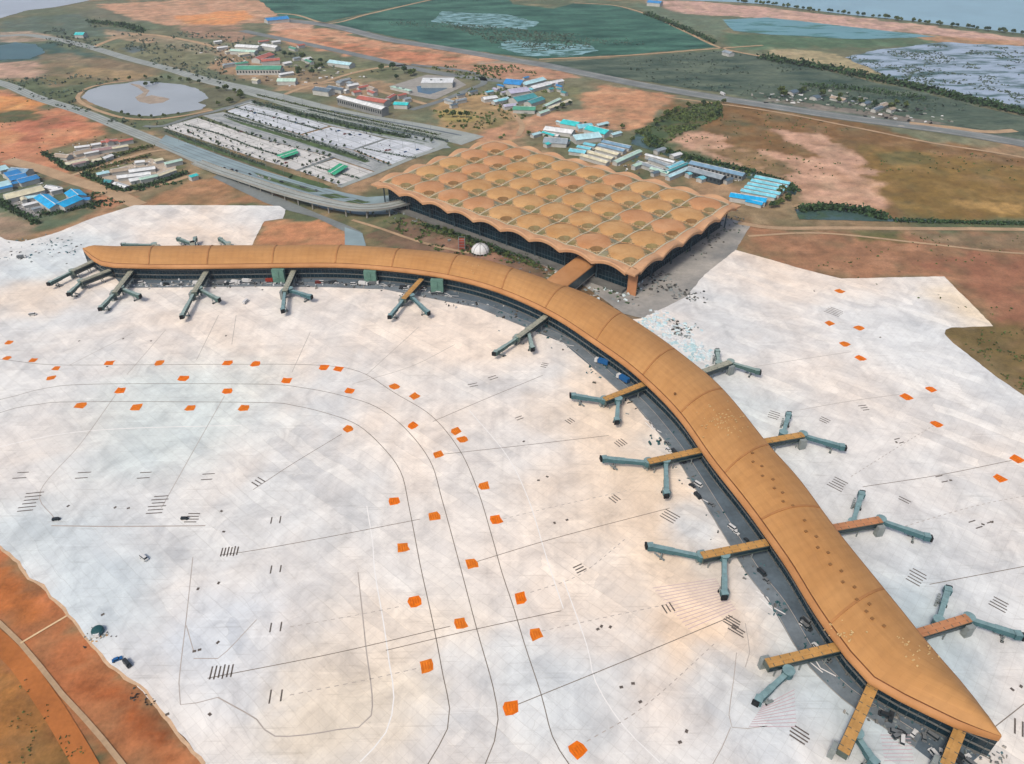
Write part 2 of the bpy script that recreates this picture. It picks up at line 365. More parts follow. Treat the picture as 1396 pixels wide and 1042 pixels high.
MAT['soffit'] = M('hall_soffit', C(96, 70, 56), 0.1, 0.1, 0.8)
def glass_mat(name, col, rough=0.25):
    m, t, b = newmat(name); v = coords(t)
    t.links.new(ramp(t, noise(t, v, 0.15, 3), [(.3, scl(col, .7)), (.7, scl(col, 1.3))]), b.inputs['Base Color'])
    b.inputs['Roughness'].default_value = rough; b.inputs['Specular IOR Level'].default_value = 0.4; return m
MAT['glass'] = glass_mat('dark_teal_glazing', C(22, 50, 62))
MAT['mullion_dk'] = M('dark_mullion_metal', C(66, 86, 94), 0.1, 0.3, 0.5)
MAT['glass2'] = glass_mat('grey_glazing', C(64, 92, 100))
MAT['mullion'] = M('mullion_metal', C(120, 136, 140), 0.1, 0.3, 0.5)
MAT['concrete'] = M('raw_concrete', C(168, 164, 156), 0.15, 0.1, 0.85)
MAT['concrete_dk'] = M('stained_concrete', C(120, 120, 116), 0.2, 0.1, 0.85)
MAT['steel'] = M('galvanised_steel', C(150, 158, 156), 0.12, 0.3, 0.5)
MAT['bridge_tan'] = M('bridge_roof_tan', C(204, 156, 92), 0.14, 0.15, 0.6, fine=.1)
MAT['bridge_red'] = M('bridge_roof_red', C(202, 142, 100), 0.14, 0.15, 0.6)
MAT['bridge_grey'] = M('bridge_roof_grey', C(172, 172, 154), 0.14, 0.2, 0.6)
MAT['bridge_side'] = M('bridge_side_glass', C(92, 104, 96), 0.25, 0.4, 0.35)
MAT['tunnel'] = M('tunnel_teal', C(80, 118, 124), 0.18, 0.3, 0.5)
MAT['tunnel_lt'] = M('tunnel_pale_teal', C(134, 164, 166), 0.18, 0.3, 0.5)
MAT['tunnel_dk'] = M('tunnel_dark_teal', C(44, 90, 94), 0.18, 0.3, 0.5)
MAT['tunnel_gr'] = M('tunnel_grey_green', C(156, 176, 170), 0.18, 0.3, 0.5)
MAT['tunnel_gd'] = M('tunnel_dark_grey_green', C(84, 112, 108), 0.18, 0.3, 0.5)
MAT['rubber'] = M('black_rubber', C(40, 42, 44), 0.15, 0.6, 0.9)
MAT['green_net'] = M('green_netting', C(108, 146, 132), 0.2, 0.2, 0.85)
MAT['leaf'] = M('leaf_green', C(74, 98, 56), 0.5, 0.3, 0.9, C(116, 132, 74))
MAT['leaf_dark'] = M('leaf_dark_green', C(48, 80, 54), 0.5, 0.25, 0.9, C(84, 112, 70))
MAT['leaf_grey'] = M('leaf_grey_green', C(92, 110, 94), 0.35, 0.35, 0.9)
MAT['bark'] = M('bark', C(92, 78, 64), 0.2, 0.5, 0.9)
MAT['white'] = M('white_sheet', C(236, 236, 234), 0.06, 0.3, 0.6)
MAT['debris'] = M('dark_debris', C(92, 90, 84), 0.4, 0.5, 0.85)
MAT['plastic'] = M('white_plastic', C(226, 240, 242), 0.1, 0.3, 0.5)
MAT['plastic_cyan'] = M('cyan_plastic', C(200, 230, 234), 0.12, 0.3, 0.5)
ROOFC = dict(white=C(232, 234, 232), cyan=C(128, 208, 224), pale=C(186, 226, 232), turq=C(62, 204, 204), blue=C(52, 140, 204), bright=C(26, 172, 228),
             cream=C(222, 214, 182), grey=C(150, 162, 168), slate=C(96, 114, 126), mint=C(190, 222, 204), green=C(82, 156, 128), red=C(186, 106, 88),
             tan=C(178, 160, 138), mauve=C(166, 136, 132), teal=C(70, 152, 156), lav=C(188, 186, 206), steelblue=C(126, 162, 186), emerald=C(46, 172, 122))
RM = {k: sheet_roof('roof_' + k, scl(v, 1.16)) for k, v in ROOFC.items()}
WALL = [M('wall_white', C(206, 206, 200), 0.1, 0.2, 0.85), M('wall_grey', C(150, 152, 150), 0.12, 0.2, 0.85), M('wall_dark', C(74, 84, 88), 0.15, 0.2, 0.85)]
PAINT = [M('paint_' + n, c, 0.05, 0.5, 0.4) for n, c in (('white', C(228, 228, 226)), ('blue', C(40, 104, 164)), ('grey', C(120, 124, 126)), ('red', C(160, 60, 44)), ('dark', C(58, 62, 66)), ('yellow', C(214, 168, 60)))]
MAT['cargl'] = M('vehicle_glass', C(40, 52, 58), 0.1, 0.5, 0.2)

# ------------------------------------------------------------------ ground with land cover
def inpoly(x, y, poly):
    ins = np.zeros(x.shape, bool); n = len(poly)
    for i in range(n):
        x1, y1 = poly[i][0], poly[i][1]; x2, y2 = poly[(i+1) % n][0], poly[(i+1) % n][1]
        if y1 == y2: continue
        c = ((y1 > y) != (y2 > y)) & (x < (x2-x1)*(y-y1)/(y2-y1) + x1)
        ins ^= c
    return ins
# (traced outline, colour, strength 0..1, breakup scale in metres)
COVER = [
    ([(-400,130),(350,330),(350,1100),(-400,1100)], (150,124,92), .8, 60),
    ([(0,0),(1396,0),(1396,200),(700,185),(0,110)], (104,116,92), .75, 90),
    # far left: scrub, soil
    ([(-80,52),(60,58),(140,78),(90,82),(0,84),(-80,84)], (62,96,92), .9, 40),
    ([(0,86),(52,83),(62,95),(45,105),(0,106),(-90,108),(-90,88)], (206,168,148), .9, 30),
    ([(62,70),(160,82),(225,96),(190,112),(110,116),(60,118),(45,105)], (146,124,98), .8, 40),
    ([(30,118),(110,118),(108,138),(140,152),(160,164),(100,148)], (92,102,72), .9, 30),
    ([(78,22),(150,10),(230,2),(340,0),(330,30),(200,30)], (122,120,104), .7, 40),
    ([(128,6),(250,0),(420,0),(360,30),(300,36),(220,34),(180,26)], (218,166,134), .85, 30),
    ([(240,22),(300,16),(330,14),(345,24),(310,34),(260,34)], (232,158,100), .9, 30),
    ([(0,30),(60,22),(110,20),(130,36),(180,46),(120,52),(60,44),(0,46)], (92,110,98), .9, 40),
    ([(130,62),(200,52),(280,60),(345,78),(340,90),(250,92),(180,74)], (122,122,92), .8, 40),
    ([(165,66),(190,62),(200,68),(180,72)], (92,112,128), .8, 20),
    ([(-80,118),(20,128),(90,152),(160,176),(190,186),(150,190),(70,206),(0,214),(-80,220)], (206,138,102), .95, 40),
    ([(-80,130),(30,132),(60,140),(40,154),(-80,158)], (226,156,92), .8, 30),
    ([(20,160),(100,158),(130,172),(90,186),(20,200)], (180,110,84), .8, 30),
    ([(-20,154),(40,150),(62,154),(50,164),(-20,170)], (74,92,58), .9, 18),
    ([(0,210),(50,205),(95,232),(150,262),(185,276),(150,282),(100,262),(60,240),(0,226)], (204,138,104), .95, 25),
    ([(-60,226),(40,222),(130,262),(120,294),(60,318),(0,318),(-60,318)], (84,108,84), .85, 22),
    ([(0,290),(40,300),(50,318),(20,326),(-60,322),(-60,296)], (176,146,124), .8, 20),
    ([(40,322),(190,274),(270,244),(300,250),(190,282),(70,322)], (178,138,104), .95, 25),
    ([(60,206),(150,182),(205,190),(215,200),(160,214),(100,238)], (112,112,80), .85, 18),
    ([(112,236),(212,212),(262,232),(250,244),(170,262),(140,256)], (96,110,72), .85, 18),
    ([(190,280),(262,246),(300,244),(372,268),(384,280)], (176,132,96), .95, 25),
    ([(206,176),(224,176),(330,212),(380,228),(360,234),(290,210)], (104,104,88), .8, 20),
    ([(0,44),(40,42),(80,50),(60,56),(0,58)], (196,168,150), .7, 20), ([(140,40),(200,46),(250,54),(200,58),(150,52)], (190,160,132), .8, 20), ([(200,50),(290,58),(340,70),(300,78),(230,66)], (150,140,116), .8, 25),
    ([(240,36),(320,34),(350,48),(320,58),(260,50)], (176,138,116), .8, 20), ([(300,78),(350,82),(380,100),(330,106),(280,94)], (196,158,124), .7, 20), ([(90,90),(150,94),(220,104),(180,108),(100,104)], (176,150,110), .7, 25),
    ([(60,104),(160,110),(120,116),(60,114)], (110,112,72), .7, 20), ([(370,28),(430,34),(420,44),(370,42)], (232,180,156), .8, 15), ([(400,110),(440,112),(440,122),(400,126),(370,122)], (204,168,134), .7, 15),
    ([(455,96),(500,92),(520,100),(480,108)], (188,164,120), .8, 12), ([(560,70),(620,80),(600,84),(540,76)], (236,176,138), .8, 15), ([(400,50),(470,56),(520,70),(450,62)], (236,172,124), .8, 15),
    ([(60,176),(110,172),(140,182),(90,196),(50,196)], (222,150,110), .7, 15), ([(-40,176),(40,180),(20,196),(-40,196)], (216,150,104), .7, 15), ([(640,70),(700,78),(760,92),(700,96),(640,84)], (190,176,160), .6, 20),
    ([(1080,170),(1160,186),(1120,196),(1070,186)], (186,140,112), .7, 15), ([(1240,240),(1396,250),(1396,268),(1260,262)], (160,124,66), .6, 20), ([(1180,250),(1230,256),(1240,276),(1196,270)], (176,140,96), .7, 12),
    ([(1060,330),(1180,340),(1280,346),(1200,356),(1080,344)], (190,130,96), .6, 15), ([(1100,356),(1260,362),(1280,372),(1160,372)], (156,96,66), .6, 15), ([(1046,318),(1150,322),(1120,330),(1046,330)], (196,150,116), .6, 12),
    # strip of bare orange soil in the distance
    ([(362,46),(400,38),(440,38),(525,58),(626,70),(700,76),(663,85),(563,90),(525,84),(450,70),(396,60)], (216,158,124), .95, 30),
    ([(420,52),(520,66),(640,78),(560,86),(450,66)], (198,122,88), .6, 25),
    ([(570,88),(700,86),(760,96),(790,104),(720,112),(640,100)], (196,146,118), .9, 30),
    ([(350,60),(450,76),(560,94),(520,110),(420,100),(360,90)], (108,116,84), .7, 25),
    ([(300,60),(420,96),(480,110),(440,128),(360,118),(290,92)], (168,136,108), .6, 25),
    ([(420,120),(520,110),(560,120),(500,132),(440,130)], (176,142,112), .8, 20),
    ([(540,96),(600,92),(640,110),(640,124),(600,136),(560,116)], (132,130,104), .6, 20),
    ([(590,136),(650,126),(700,150),(720,170),(690,196),(640,190),(600,172)], (176,146,104), .9, 20),
    ([(590,150),(640,150),(650,165),(610,168)], (186,172,96), .6, 16),
    ([(660,160),(690,162),(692,180),(664,180)], (116,112,72), .8, 14),
    ([(640,186),(700,166),(760,150),(800,152),(850,174),(720,182),(680,196)], (206,154,122), .9, 25),
    ([(790,130),(825,115),(920,130),(912,143),(885,175),(840,176),(800,152)], (204,150,114), .95, 25),
    ([(700,120),(790,118),(800,132),(740,152),(700,160)], (130,130,92), .7, 20),
    # right-hand land: dry grass, pale sand
    ([(910,134),(1046,142),(1160,166),(1396,216),(1600,260),(1600,300),(1396,300),(1220,298),(1090,262),(1000,226),(906,180)], (134,100,62), .95, 40),
    ([(1160,196),(1396,226),(1600,260),(1600,300),(1230,298),(1180,250)], (138,112,58), .85, 40),
    ([(900,182),(960,178),(1010,200),(1046,205),(1110,216),(1180,232),(1204,286),(1130,292),(1090,262),(1040,240),(960,212)], (216,172,146), .92, 30),
    ([(1046,176),(1120,184),(1170,214),(1200,240),(1150,236),(1090,200)], (214,172,148), .85, 20),
    ([(960,205),(1010,198),(1046,212),(1090,232),(1060,244),(1000,222)], (122,102,62), .85, 16),
    ([(1200,206),(1260,206),(1280,224),(1220,230)], (104,104,64), .7, 30),
    ([(1300,270),(1390,276),(1380,290),(1310,286)], (196,158,98), .8, 20),
    ([(870,178),(925,146),(978,138),(985,160),(940,178),(900,196)], (70,92,58), .95, 18),
    ([(1010,300),(1060,312),(1396,318),(1600,330),(1600,560),(1396,540),(1354,445),(1287,377),(1146,380),(1046,353),(1003,340)], (166,122,92), .97, 30),
    ([(1170,318),(1225,316),(1236,330),(1176,330)], (104,104,60), .9, 14),
    ([(1240,316),(1396,318),(1600,330),(1600,350),(1396,344),(1280,334)], (136,118,92), .85, 20),
    ([(1220,350),(1396,350),(1600,380),(1600,450),(1396,446),(1340,428),(1300,380)], (160,108,84), .8, 30),
    ([(1287,452),(1300,444),(1396,446),(1600,460),(1600,640),(1396,538),(1340,498)], (122,104,64), .95, 25),
    # right, beyond the grey embankment
    ([(980,80),(1060,92),(1240,122),(1396,160),(1600,200),(1600,240),(1396,196),(1220,170),(1046,142),(950,120)], (84,104,94), .85, 40),
    ([(1046,120),(1130,128),(1260,140),(1330,170),(1250,168),(1120,150),(1046,138)], (150,136,128), .7, 18),
    ([(1046,64),(1130,72),(1200,96),(1196,106),(1120,90),(1050,76)], (186,170,132), .8, 20),
    ([(990,46),(1250,54),(1396,62),(1396,72),(1200,64),(1100,66),(1000,66)], (82,112,84), .9, 40),
    ([(880,0),(960,2),(1060,12),(1240,32),(1396,52),(1600,80),(1600,92),(1396,62),(1250,46),(1046,26),(920,18)], (212,172,158), .95, 30),
    ([(1240,46),(1396,56),(1396,66),(1280,60)], (196,148,112), .8, 20),
    ([(860,4),(930,18),(1000,28),(980,52),(930,36),(880,16)], (104,124,104), .8, 30),
    # between hall and concourse
    ([(345,334),(362,302),(388,298),(440,304),(476,322),(478,338)], (206,144,104), .97, 12),
    ([(500,320),(560,292),(640,310),(700,340),(760,360),(740,384),(640,356),(540,342)], (132,104,86), .95, 14),
    ([(560,296),(620,312),(640,330),(600,330),(560,310)], (104,96,74), .8, 10),
    ([(590,318),(640,330),(700,352),(690,362),(600,340)], (168,124,102), .6, 10),
    ([(760,380),(800,362),(890,420),(860,440),(800,410)], (156,136,112), .9, 10),
    ([(768,388),(800,392),(862,420),(850,434),(800,406)], (116,88,56), .8, 8),
    # bottom left: laterite soil
    ([(-200,600),(0,744),(60,795),(106,853),(189,936),(251,1006),(330,1100),(160,1100),(0,862),(-200,740)], (186,116,74), .98, 20),
    ([(100,900),(190,950),(240,1010),(230,1042),(180,1000),(120,950)], (166,92,50), .8, 14),
    ([(0,770),(40,800),(60,840),(20,850),(-100,780)], (196,116,58), .7, 14),
    ([(-200,780),(0,880),(130,1060),(130,1110),(-200,1110)], (170,116,62), .95, 14),
    ([(40,1000),(110,1010),(110,1060),(40,1060)], (118,92,52), .7, 8),
    ([(10,925),(40,925),(50,950),(20,960)], (140,98,60), .6, 6),
]
def build_ground():
    xs = np.concatenate([[-30000, -12000, -6000, -3600], np.arange(-2300, 2301, 6.0), [3600, 6000, 12000, 30000]])
    ys = np.concatenate([[-9000, -2000, -500], np.arange(90, 640, 3.5), np.arange(640, 2900, 6.0), [3300, 4200, 6000, 12000, 40000]])
    X, Y = np.meshgrid(xs, ys); x = X.ravel(); y = Y.ravel()
    def L(c): return np.array(C(*c)[:3])
    n0 = fbm(x, y, 180, 3, 5); n1_ = fbm(x, y, 45, 9, 4)
    base = L((146, 126, 96)); g = L((98, 108, 78)); s = L((184, 146, 112))
    k = np.clip((n0-0.42)*5, 0, 1)[:, None]; k2 = np.clip((n1_-0.55)*5, 0, 1)[:, None]
    col = (base*(1-k)+g*k)*(1-k2*.7) + s*k2*.7
    for idx, (poly, c, stg, sc) in enumerate(COVER):
        P = [G(a, b) for a, b in poly]
        bx = [p.x for p in P]; by = [p.y for p in P]
        pad = sc*1.2
        m = (x > min(bx)-pad) & (x < max(bx)+pad) & (y > min(by)-pad) & (y < max(by)+pad)
        if not m.any(): continue
        xm, ym = x[m], y[m]
        acc = np.zeros(xm.shape)
        for j, (ox, oy) in enumerate(((0, 0), (.13, .1), (-.12, .12), (.1, -.14), (-.11, -.1))):
            wx = xm + (fbm(xm, ym, sc, 31+idx, 4)-.5)*sc*1.5 + ox*sc; wy = ym + (fbm(xm, ym, sc, 77+idx, 4)-.5)*sc*1.5 + oy*sc
            acc += inpoly(wx, wy, P)
        acc /= 5
        br = np.clip(.55 + (fbm(xm, ym, sc*.6, 5+idx, 4)-.38)*3.0, 0, 1)
        a = (acc*stg*(.55+.45*br))[:, None]
        tint = (.86+.28*fbm(xm, ym, sc*.5, 13+idx, 4))[:, None]
        col[m] = col[m]*(1-a) + L(c)*tint*a
    f1 = fbm(x, y, 22, 41, 4); f2 = fbm(x, y, 26, 57, 4); f3 = fbm(x, y, 300, 63, 3)
    far_ = np.clip((y-420)/300, .25, 1)
    k = (np.clip((f1-.54)*7, 0, 1)*.42*far_)[:, None]; col = col*(1-k) + np.minimum(col*1.5+.02, L((228, 190, 160)))*k
    k = (np.clip((f2-.55)*7, 0, 1)*.5*far_*np.clip((f3-.3)*3, 0, 1))[:, None]; col = col*(1-k) + L((84, 98, 70))*k
    col *= (0.72 + 0.56*fbm(x, y, 12, 21, 4))[:, None]*1.06
    z = -0.06 - 0.5*fbm(x, y, 40, 2, 3)
    far = (np.abs(x) > 2300) | (y < 90) | (y > 2900); z[far] = -0.4
    nx, ny = len(xs), len(ys)
    i = np.arange(nx*ny).reshape(ny, nx)
    F = np.stack([i[:-1, :-1], i[:-1, 1:], i[1:, 1:], i[1:, :-1]], -1).reshape(-1, 4)
    me = bpy.data.meshes.new('ground')
    me.vertices.add(nx*ny); me.vertices.foreach_set('co', np.stack([x, y, z], 1).ravel())
    me.loops.add(F.size); me.loops.foreach_set('vertex_index', F.ravel())
    me.polygons.add(len(F)); me.polygons.foreach_set('loop_start', np.arange(0, F.size, 4)); me.polygons.foreach_set('loop_total', np.full(len(F), 4))
    at = me.color_attributes.new('land_cover', 'FLOAT_COLOR', 'POINT')
    at.data.foreach_set('color', np.concatenate([col, np.ones((len(col), 1))], 1).ravel())
    me.update(); me.validate()
    m, t, b = newmat('soil_and_scrub')
    ca = nd(t, 'ShaderNodeVertexColor', layer_name='land_cover'); v = coords(t)
    c = mix(t, 1.0, ca.outputs[0], ramp(t, noise(t, v, 0.09, 6, 0.7), [(.28, (.66, .67, .66, 1)), (.5, (1, 1, 1, 1)), (.74, (1.3, 1.28, 1.25, 1))]), 'MULTIPLY')
    c = mix(t, 1.0, c, ramp(t, noise(t, v, 0.6, 4, 0.7), [(.3, (.82, .83, .80, 1)), (.7, (1.14, 1.12, 1.1, 1))]), 'MULTIPLY')
    t.links.new(c, b.inputs['Base Color']); b.inputs['Roughness'].default_value = .95; b.inputs['Specular IOR Level'].default_value = .15
    me.materials.append(m)
    o = bpy.data.objects.new('ground', me); COL.objects.link(o); o['kind'] = 'structure'
build_ground()

# ------------------------------------------------------------------ flat sheets: apron, fields, water, roads
LAYER = [0.04]
def JN(p, sc, sd): return .6*n1(p.x, p.y, sc, sd)+.4*n1(p.x, p.y, sc*.3, sd+5)
def jitter_poly(pts, amp, step=4.0):
    if amp <= 0: return pts
    out = []
    for a, b in zip(pts, pts[1:]+pts[:1]):
        n = max(1, min(160, int((b-a).length/step)))
        for k in range(n):
            p = a.lerp(b, k/n)
            out.append(Vector((p.x+(JN(p, amp*5, 3)-.5)*amp*2.2, p.y+(JN(p, amp*5, 8)-.5)*amp*2.2, p.z)))
    return out
def sheet(name, px, mat, z=0.02, jit=0.0, kind='structure', parent=None, world=None, **props):
    pts = [Vector((p.x, p.y, z)) for p in (world or [G(a, b) for a, b in px])]
    pts = jitter_poly(pts, jit)
    bm = bmesh.new(); vs_ = [bm.verts.new(p) for p in pts]; f = bm.faces.new(vs_); f.normal_update()
    if f.normal.z < 0: f.normal_flip()
    bmesh.ops.triangulate(bm, faces=bm.faces[:], ngon_method='EAR_CLIP')
    me = bpy.data.meshes.new(name); bm.to_mesh(me); bm.free(); me.materials.append(mat)
    o = bpy.data.objects.new(name, me); COL.objects.link(o)
    if parent is not None: o.parent = parent
    else: o['kind'] = kind
    for k, v in props.items(): o[k] = v
    return o
def ribbon_mb(pts, width, z=0.02, mb=None, m=0):
    mb = mb or MB()
    L = []
    for i, p in enumerate(pts):
        t = (pts[min(i+1, len(pts)-1)] - pts[max(i-1, 0)]); t.z = 0
        if t.length < 1e-6: t = Vector((1, 0, 0))
        t.normalize(); wd = width(i/(len(pts)-1)) if callable(width) else width
        n = Vector((-t.y, t.x, 0))*wd/2
        L.append((Vector((p.x, p.y, z))-n, Vector((p.x, p.y, z))+n))
    for a, b in zip(L, L[1:]): mb.quad(a[0], b[0], b[1], a[1], m)
    return mb
def road(name, px, width, mat, z=0.05, step=12.0, **props):
    pts = spline([G(a, b) for a, b in px], step)
    o = ribbon_mb(pts, width, z).build(name, mat); o['kind'] = 'structure'
    for k, v in props.items(): o[k] = v
    return o

# fields and water
sheet('field', [(430,36),(540,10),(600,-4),(690,-4),(700,6),(753,12),(783,5),(840,8),(888,22),(938,45),(980,64),(850,75),(735,80),(676,73),(600,63),(500,43)], MAT['field'], .03, 7)
sheet('field', [(352,0),(600,-6),(596,0),(540,9),(440,31),(380,22)], MAT['field'], .03, 7)
sheet('field', [(738,86),(850,78),(988,69),(1060,82),(1130,97),(1240,124),(1396,160),(1396,186),(1240,160),(1140,146),(1050,134),(951,122),(870,110),(775,94)], MAT['field_dark'], .03, 8)
sheet('flooded_paddy_water', [(690,54),(740,58),(800,62),(818,70),(770,77),(706,76),(680,64)], MAT['glint'], .05, 12)
sheet('flooded_paddy_water', [(600,16),(690,20),(735,30),(720,40),(640,38),(590,30)], MAT['glint'], .05, 14)
sheet('lake_water', [(-60,-2),(140,-4),(116,2),(75,10),(38,14),(0,25),(-60,36)], MAT['lake_grey'], .03, 4)
sheet('lake_water', [(880,-12),(920,0),(1000,3),(1046,6),(1146,19),(1247,29),(1322,38),(1396,46),(1700,70),(1700,-14)], MAT['lake'], .03, 4)
sheet('lagoon_water', [(985,27),(1046,24),(1171,38),(1275,50),(1171,54),(1046,47),(1000,42)], MAT['lagoon'], .03, 5)
sheet('marsh_water', [(1150,78),(1190,70),(1284,58),(1396,63),(1600,84),(1600,190),(1396,148),(1322,130),(1209,105)], MAT['marsh'], .03, 16)
sheet('pond_water', [(110,133),(120,123),(140,117),(170,114),(190,110),(221,113),(246,115),(266,120),(280,128),(288,138),(276,149),(238,155),(208,159),(180,157),(150,150),(130,143)], MAT['pond'], .04, 3)
sheet('pond_water', [(0,62),(20,58),(50,60),(62,72),(40,80),(0,82),(-60,82),(-60,60)], M('dark_pond_water', C(60, 100, 104), .15, .02, .3), .03, 5)
sheet('island_soil', [(176,114),(190,116),(204,124),(198,132),(206,130),(224,133),(232,135),(222,140),(204,142),(190,139),(184,133),(196,126),(188,120)], M('island_soil', C(176, 160, 142), .2, .08, .9), .09, 2)
road('pond_path', [(290,150),(250,158),(208,163),(170,161),(140,153),(116,143),(106,133),(118,121),(146,114),(180,110)], 7, MAT['road_dirt'], .08)
sheet('bank_scrub', [(276,122),(318,122),(334,132),(318,142),(290,148),(270,140),(284,134)], M('bank_scrub', C(112, 112, 88), .3, .04, .95, fine=.2), .07, 4)
sheet('canal_water', [(866,182),(890,186),(900,200),(936,212),(976,222),(1030,236),(1086,256),(1084,266),(1030,246),(976,232),(930,220),(890,206),(860,196)], MAT['canal'], .04, 3)
sheet('canal_water', [(1084,286),(1130,284),(1180,288),(1210,298),(1396,303),(1600,308),(1600,312),(1396,306),(1200,302),(1090,299)], MAT['canal'], .04, 2)

# apron
APRON_PX = [(330,1120),(279,1042),(251,1006),(214,966),(189,936),(151,906),(121,875),(106,853),(88,830),(68,813),(60,797),(40,788),(35,778),(15,758),(0,745),(-60,700),(-300,560),
            (-300,318),(0,323),(9,327),(29,330),(58,323),(81,316),(122,299),(183,280),(300,280),(381,281),(389,286),(386,298),(360,302),(347,327),(343,336),(480,345),(640,352),(760,392),(860,436),(877,434),(905,420),(935,405),(960,375),(1003,341),
            (1046,353),(1091,366),(1146,380),(1287,377),(1320,410),(1354,445),(1297,447),(1289,450),(1287,455),(1299,468),(1367,520),(1396,540),(1600,700),(1800,1120)]
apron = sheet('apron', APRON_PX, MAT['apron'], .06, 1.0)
WLOC['apron'] = Vector((0, 0, 0))
sheet('forecourt', [(850,428),(877,434),(916,417),(951,402),(965,374),(1003,341),(1024,306),(985,296),(930,330),(868,374),(800,372),(690,334),(600,304),(596,309),(690,342),(750,366),(800,392)], MAT['forecourt'], .05, 1.2)

EDGE = [(279,1042),(251,1006),(214,966),(189,936),(151,906),(121,875),(106,853),(88,830),(68,813),(60,797),(40,788),(35,778),(15,758),(0,745),(-60,700)]
def edge_strip(name, o0, o1, mat, z, jit):
    P = [G(a, b) for a, b in EDGE]; A1, A2 = [], []
    for i, p in enumerate(P):
        t = P[min(i+1, len(P)-1)]-P[max(i-1, 0)]; t.normalize(); n = Vector((t.y, -t.x, 0)); A1.append(p+n*o0); A2.append(p+n*o1)
    sheet(name, None, mat, z, jit, world=A1+A2[::-1])
edge_strip('dust_strip', -.9, .6, M('dust_on_slab', C(222, 186, 150), .14, .3, .9, fine=.1), .066, 2.0)
def road_edge(name, px1, px2, mat, z, jit=0.3):
    return sheet(name, px1 + px2[::-1], mat, z, jit)
# dark service road along the foot of the concourse
road_edge('service_road', [(150,372),(200,374),(350,373),(450,372),(495,374),(550,380),(601,388),(651,400),(700,418),(763,450),(813,486),(850,512),(885,542),(925,586),(975,650),(1012,696),(1050,752),(1090,815),(1134,886),(1170,925),(1225,968),(1290,1000),(1345,1022)],
          [(170,393),(350,391),(450,392),(525,395),(601,410),(651,420),(700,440),(768,468),(822,514),(865,552),(905,600),(930,638),(988,733),(1016,780),(1053,828),(1081,878),(1104,911),(1147,953),(1187,981),(1247,1020),(1300,1060)], MAT['asphalt_dark'], .075)
OUT = [(170,393),(350,391),(450,392),(525,395),(601,410),(651,420),(700,440),(768,468),(822,514),(865,552),(905,600),(930,638),(988,733),(1016,780),(1053,828),(1081,878),(1104,911),(1147,953),(1187,981),(1247,1020)]
op = spline([G(a, b) for a, b in OUT], 6)
for o_, wd, mt, zz in ((4.2, 7.0, 'asphalt', .085), (.35, .5, 'concrete', .1), (8.2, .35, 'line_faint', .1)):
    q = []
    for i, p in enumerate(op):
        t = op[min(i+1, len(op)-1)]-op[max(i-1, 0)]; t.normalize(); q.append(p+Vector((-t.y, t.x, 0))*o_)
    o = ribbon_mb(q, wd, zz).build('service_lane' if wd > 1 else 'road_line', MAT[mt]); o['kind'] = 'structure'
# roads far and near
road('embankment_road', [(330,42),(413,59),(500,78),(563,93),(626,104),(700,112)], 22, MAT['road_grey'])
road('embankment_road', [(372,26),(450,35),(525,53),(600,65),(700,82),(743,89),(800,101),(875,116),(951,129),(1046,144),(1146,159),(1221,169),(1297,179),(1396,196),(1600,232)], 34, MAT['road_grey'])
road('field_path', [(340,18),(400,20),(448,32),(500,20),(560,6),(600,-3)], 9, MAT['road_dirt'])
road('field_path', [(735,81),(850,76),(980,66),(1040,62)], 8, MAT['road_dirt'])
road('field_path', [(783,4),(840,8),(888,22),(938,45),(985,66),(1060,81),(1130,96),(1210,107),(1300,128),(1396,150),(1600,196)], 8, MAT['road_dirt'])
road('dirt_road', [(1240,168),(1297,174),(1345,180),(1384,178)], 14, MAT['road_dirt'], .07)
road('dirt_road', [(906,132),(1046,151),(1171,175),(1271,195),(1396,215),(1600,258)], 6, MAT['road_dirt'], .06)
road('dirt_road', [(1006,304),(1058,311),(1150,311),(1260,312),(1396,313),(1650,318)], 8, MAT['road_dirt'], .06)
road('dirt_road', [(1020,322),(1120,318),(1260,332),(1396,346),(1600,352)], 4, MAT['road_dirt'], .06)
road('highway', [(-80,48),(0,49),(38,48),(83,55),(125,65),(175,80),(226,93),(276,108),(326,120),(380,134),(440,151),(500,164),(560,174),(620,186),(645,192)], lambda f: 22+26*min(1, max(0, (f-.55)*4)), MAT['road'], .06)
road('highway', [(120,67),(160,52),(200,47),(260,56),(300,66),(340,72)], 12, MAT['road_dirt'], .055)
road('highway', [(-80,96),(0,113),(50,133),(113,153),(163,173),(213,193),(250,208),(280,222)], 20, MAT['road'], .06)
road('dirt_road', [(10,218),(60,232),(100,246),(150,262),(190,280)], 18, MAT['road_dirt'], .045)
road('dirt_road', [(95,240),(140,226),(200,208),(230,204)], 7, MAT['road_dirt'], .05)
road('dirt_road', [(150,270),(190,258),(240,246),(270,236)], 8, MAT['road_dirt'], .05)
road('dirt_road', [(660,140),(690,146),(704,160),(712,172),(706,186)], 8, MAT['road_dirt'], .05)
road('dirt_road', [(560,150),(600,138),(640,122),(660,112),(640,98),(560,88)], 12, MAT['road_grey'], .05)
road('dirt_road', [(440,112),(480,100),(520,92),(560,88)], 10, MAT['road_dirt'], .05)
road('dirt_road', [(385,130),(420,118),(470,112),(530,128),(580,142)], 9, MAT['road_dirt'], .05)
road('laterite_track', [(-140,770),(0,876),(56,944),(92,1000),(126,1060),(160,1130)], 8.5, MAT['road_orange'], .03)
road('dirt_track', [(-140,746),(0,850),(28,877),(55,909),(84,946),(113,977),(140,1008),(170,1046),(230,1130)], 2.2, MAT['road_dirt'], .06)
road('dirt_track', [(28,877),(60,858),(94,838)], 1.1, M('pale_track', C(240, 206, 160), .1, .3, .9), .065)
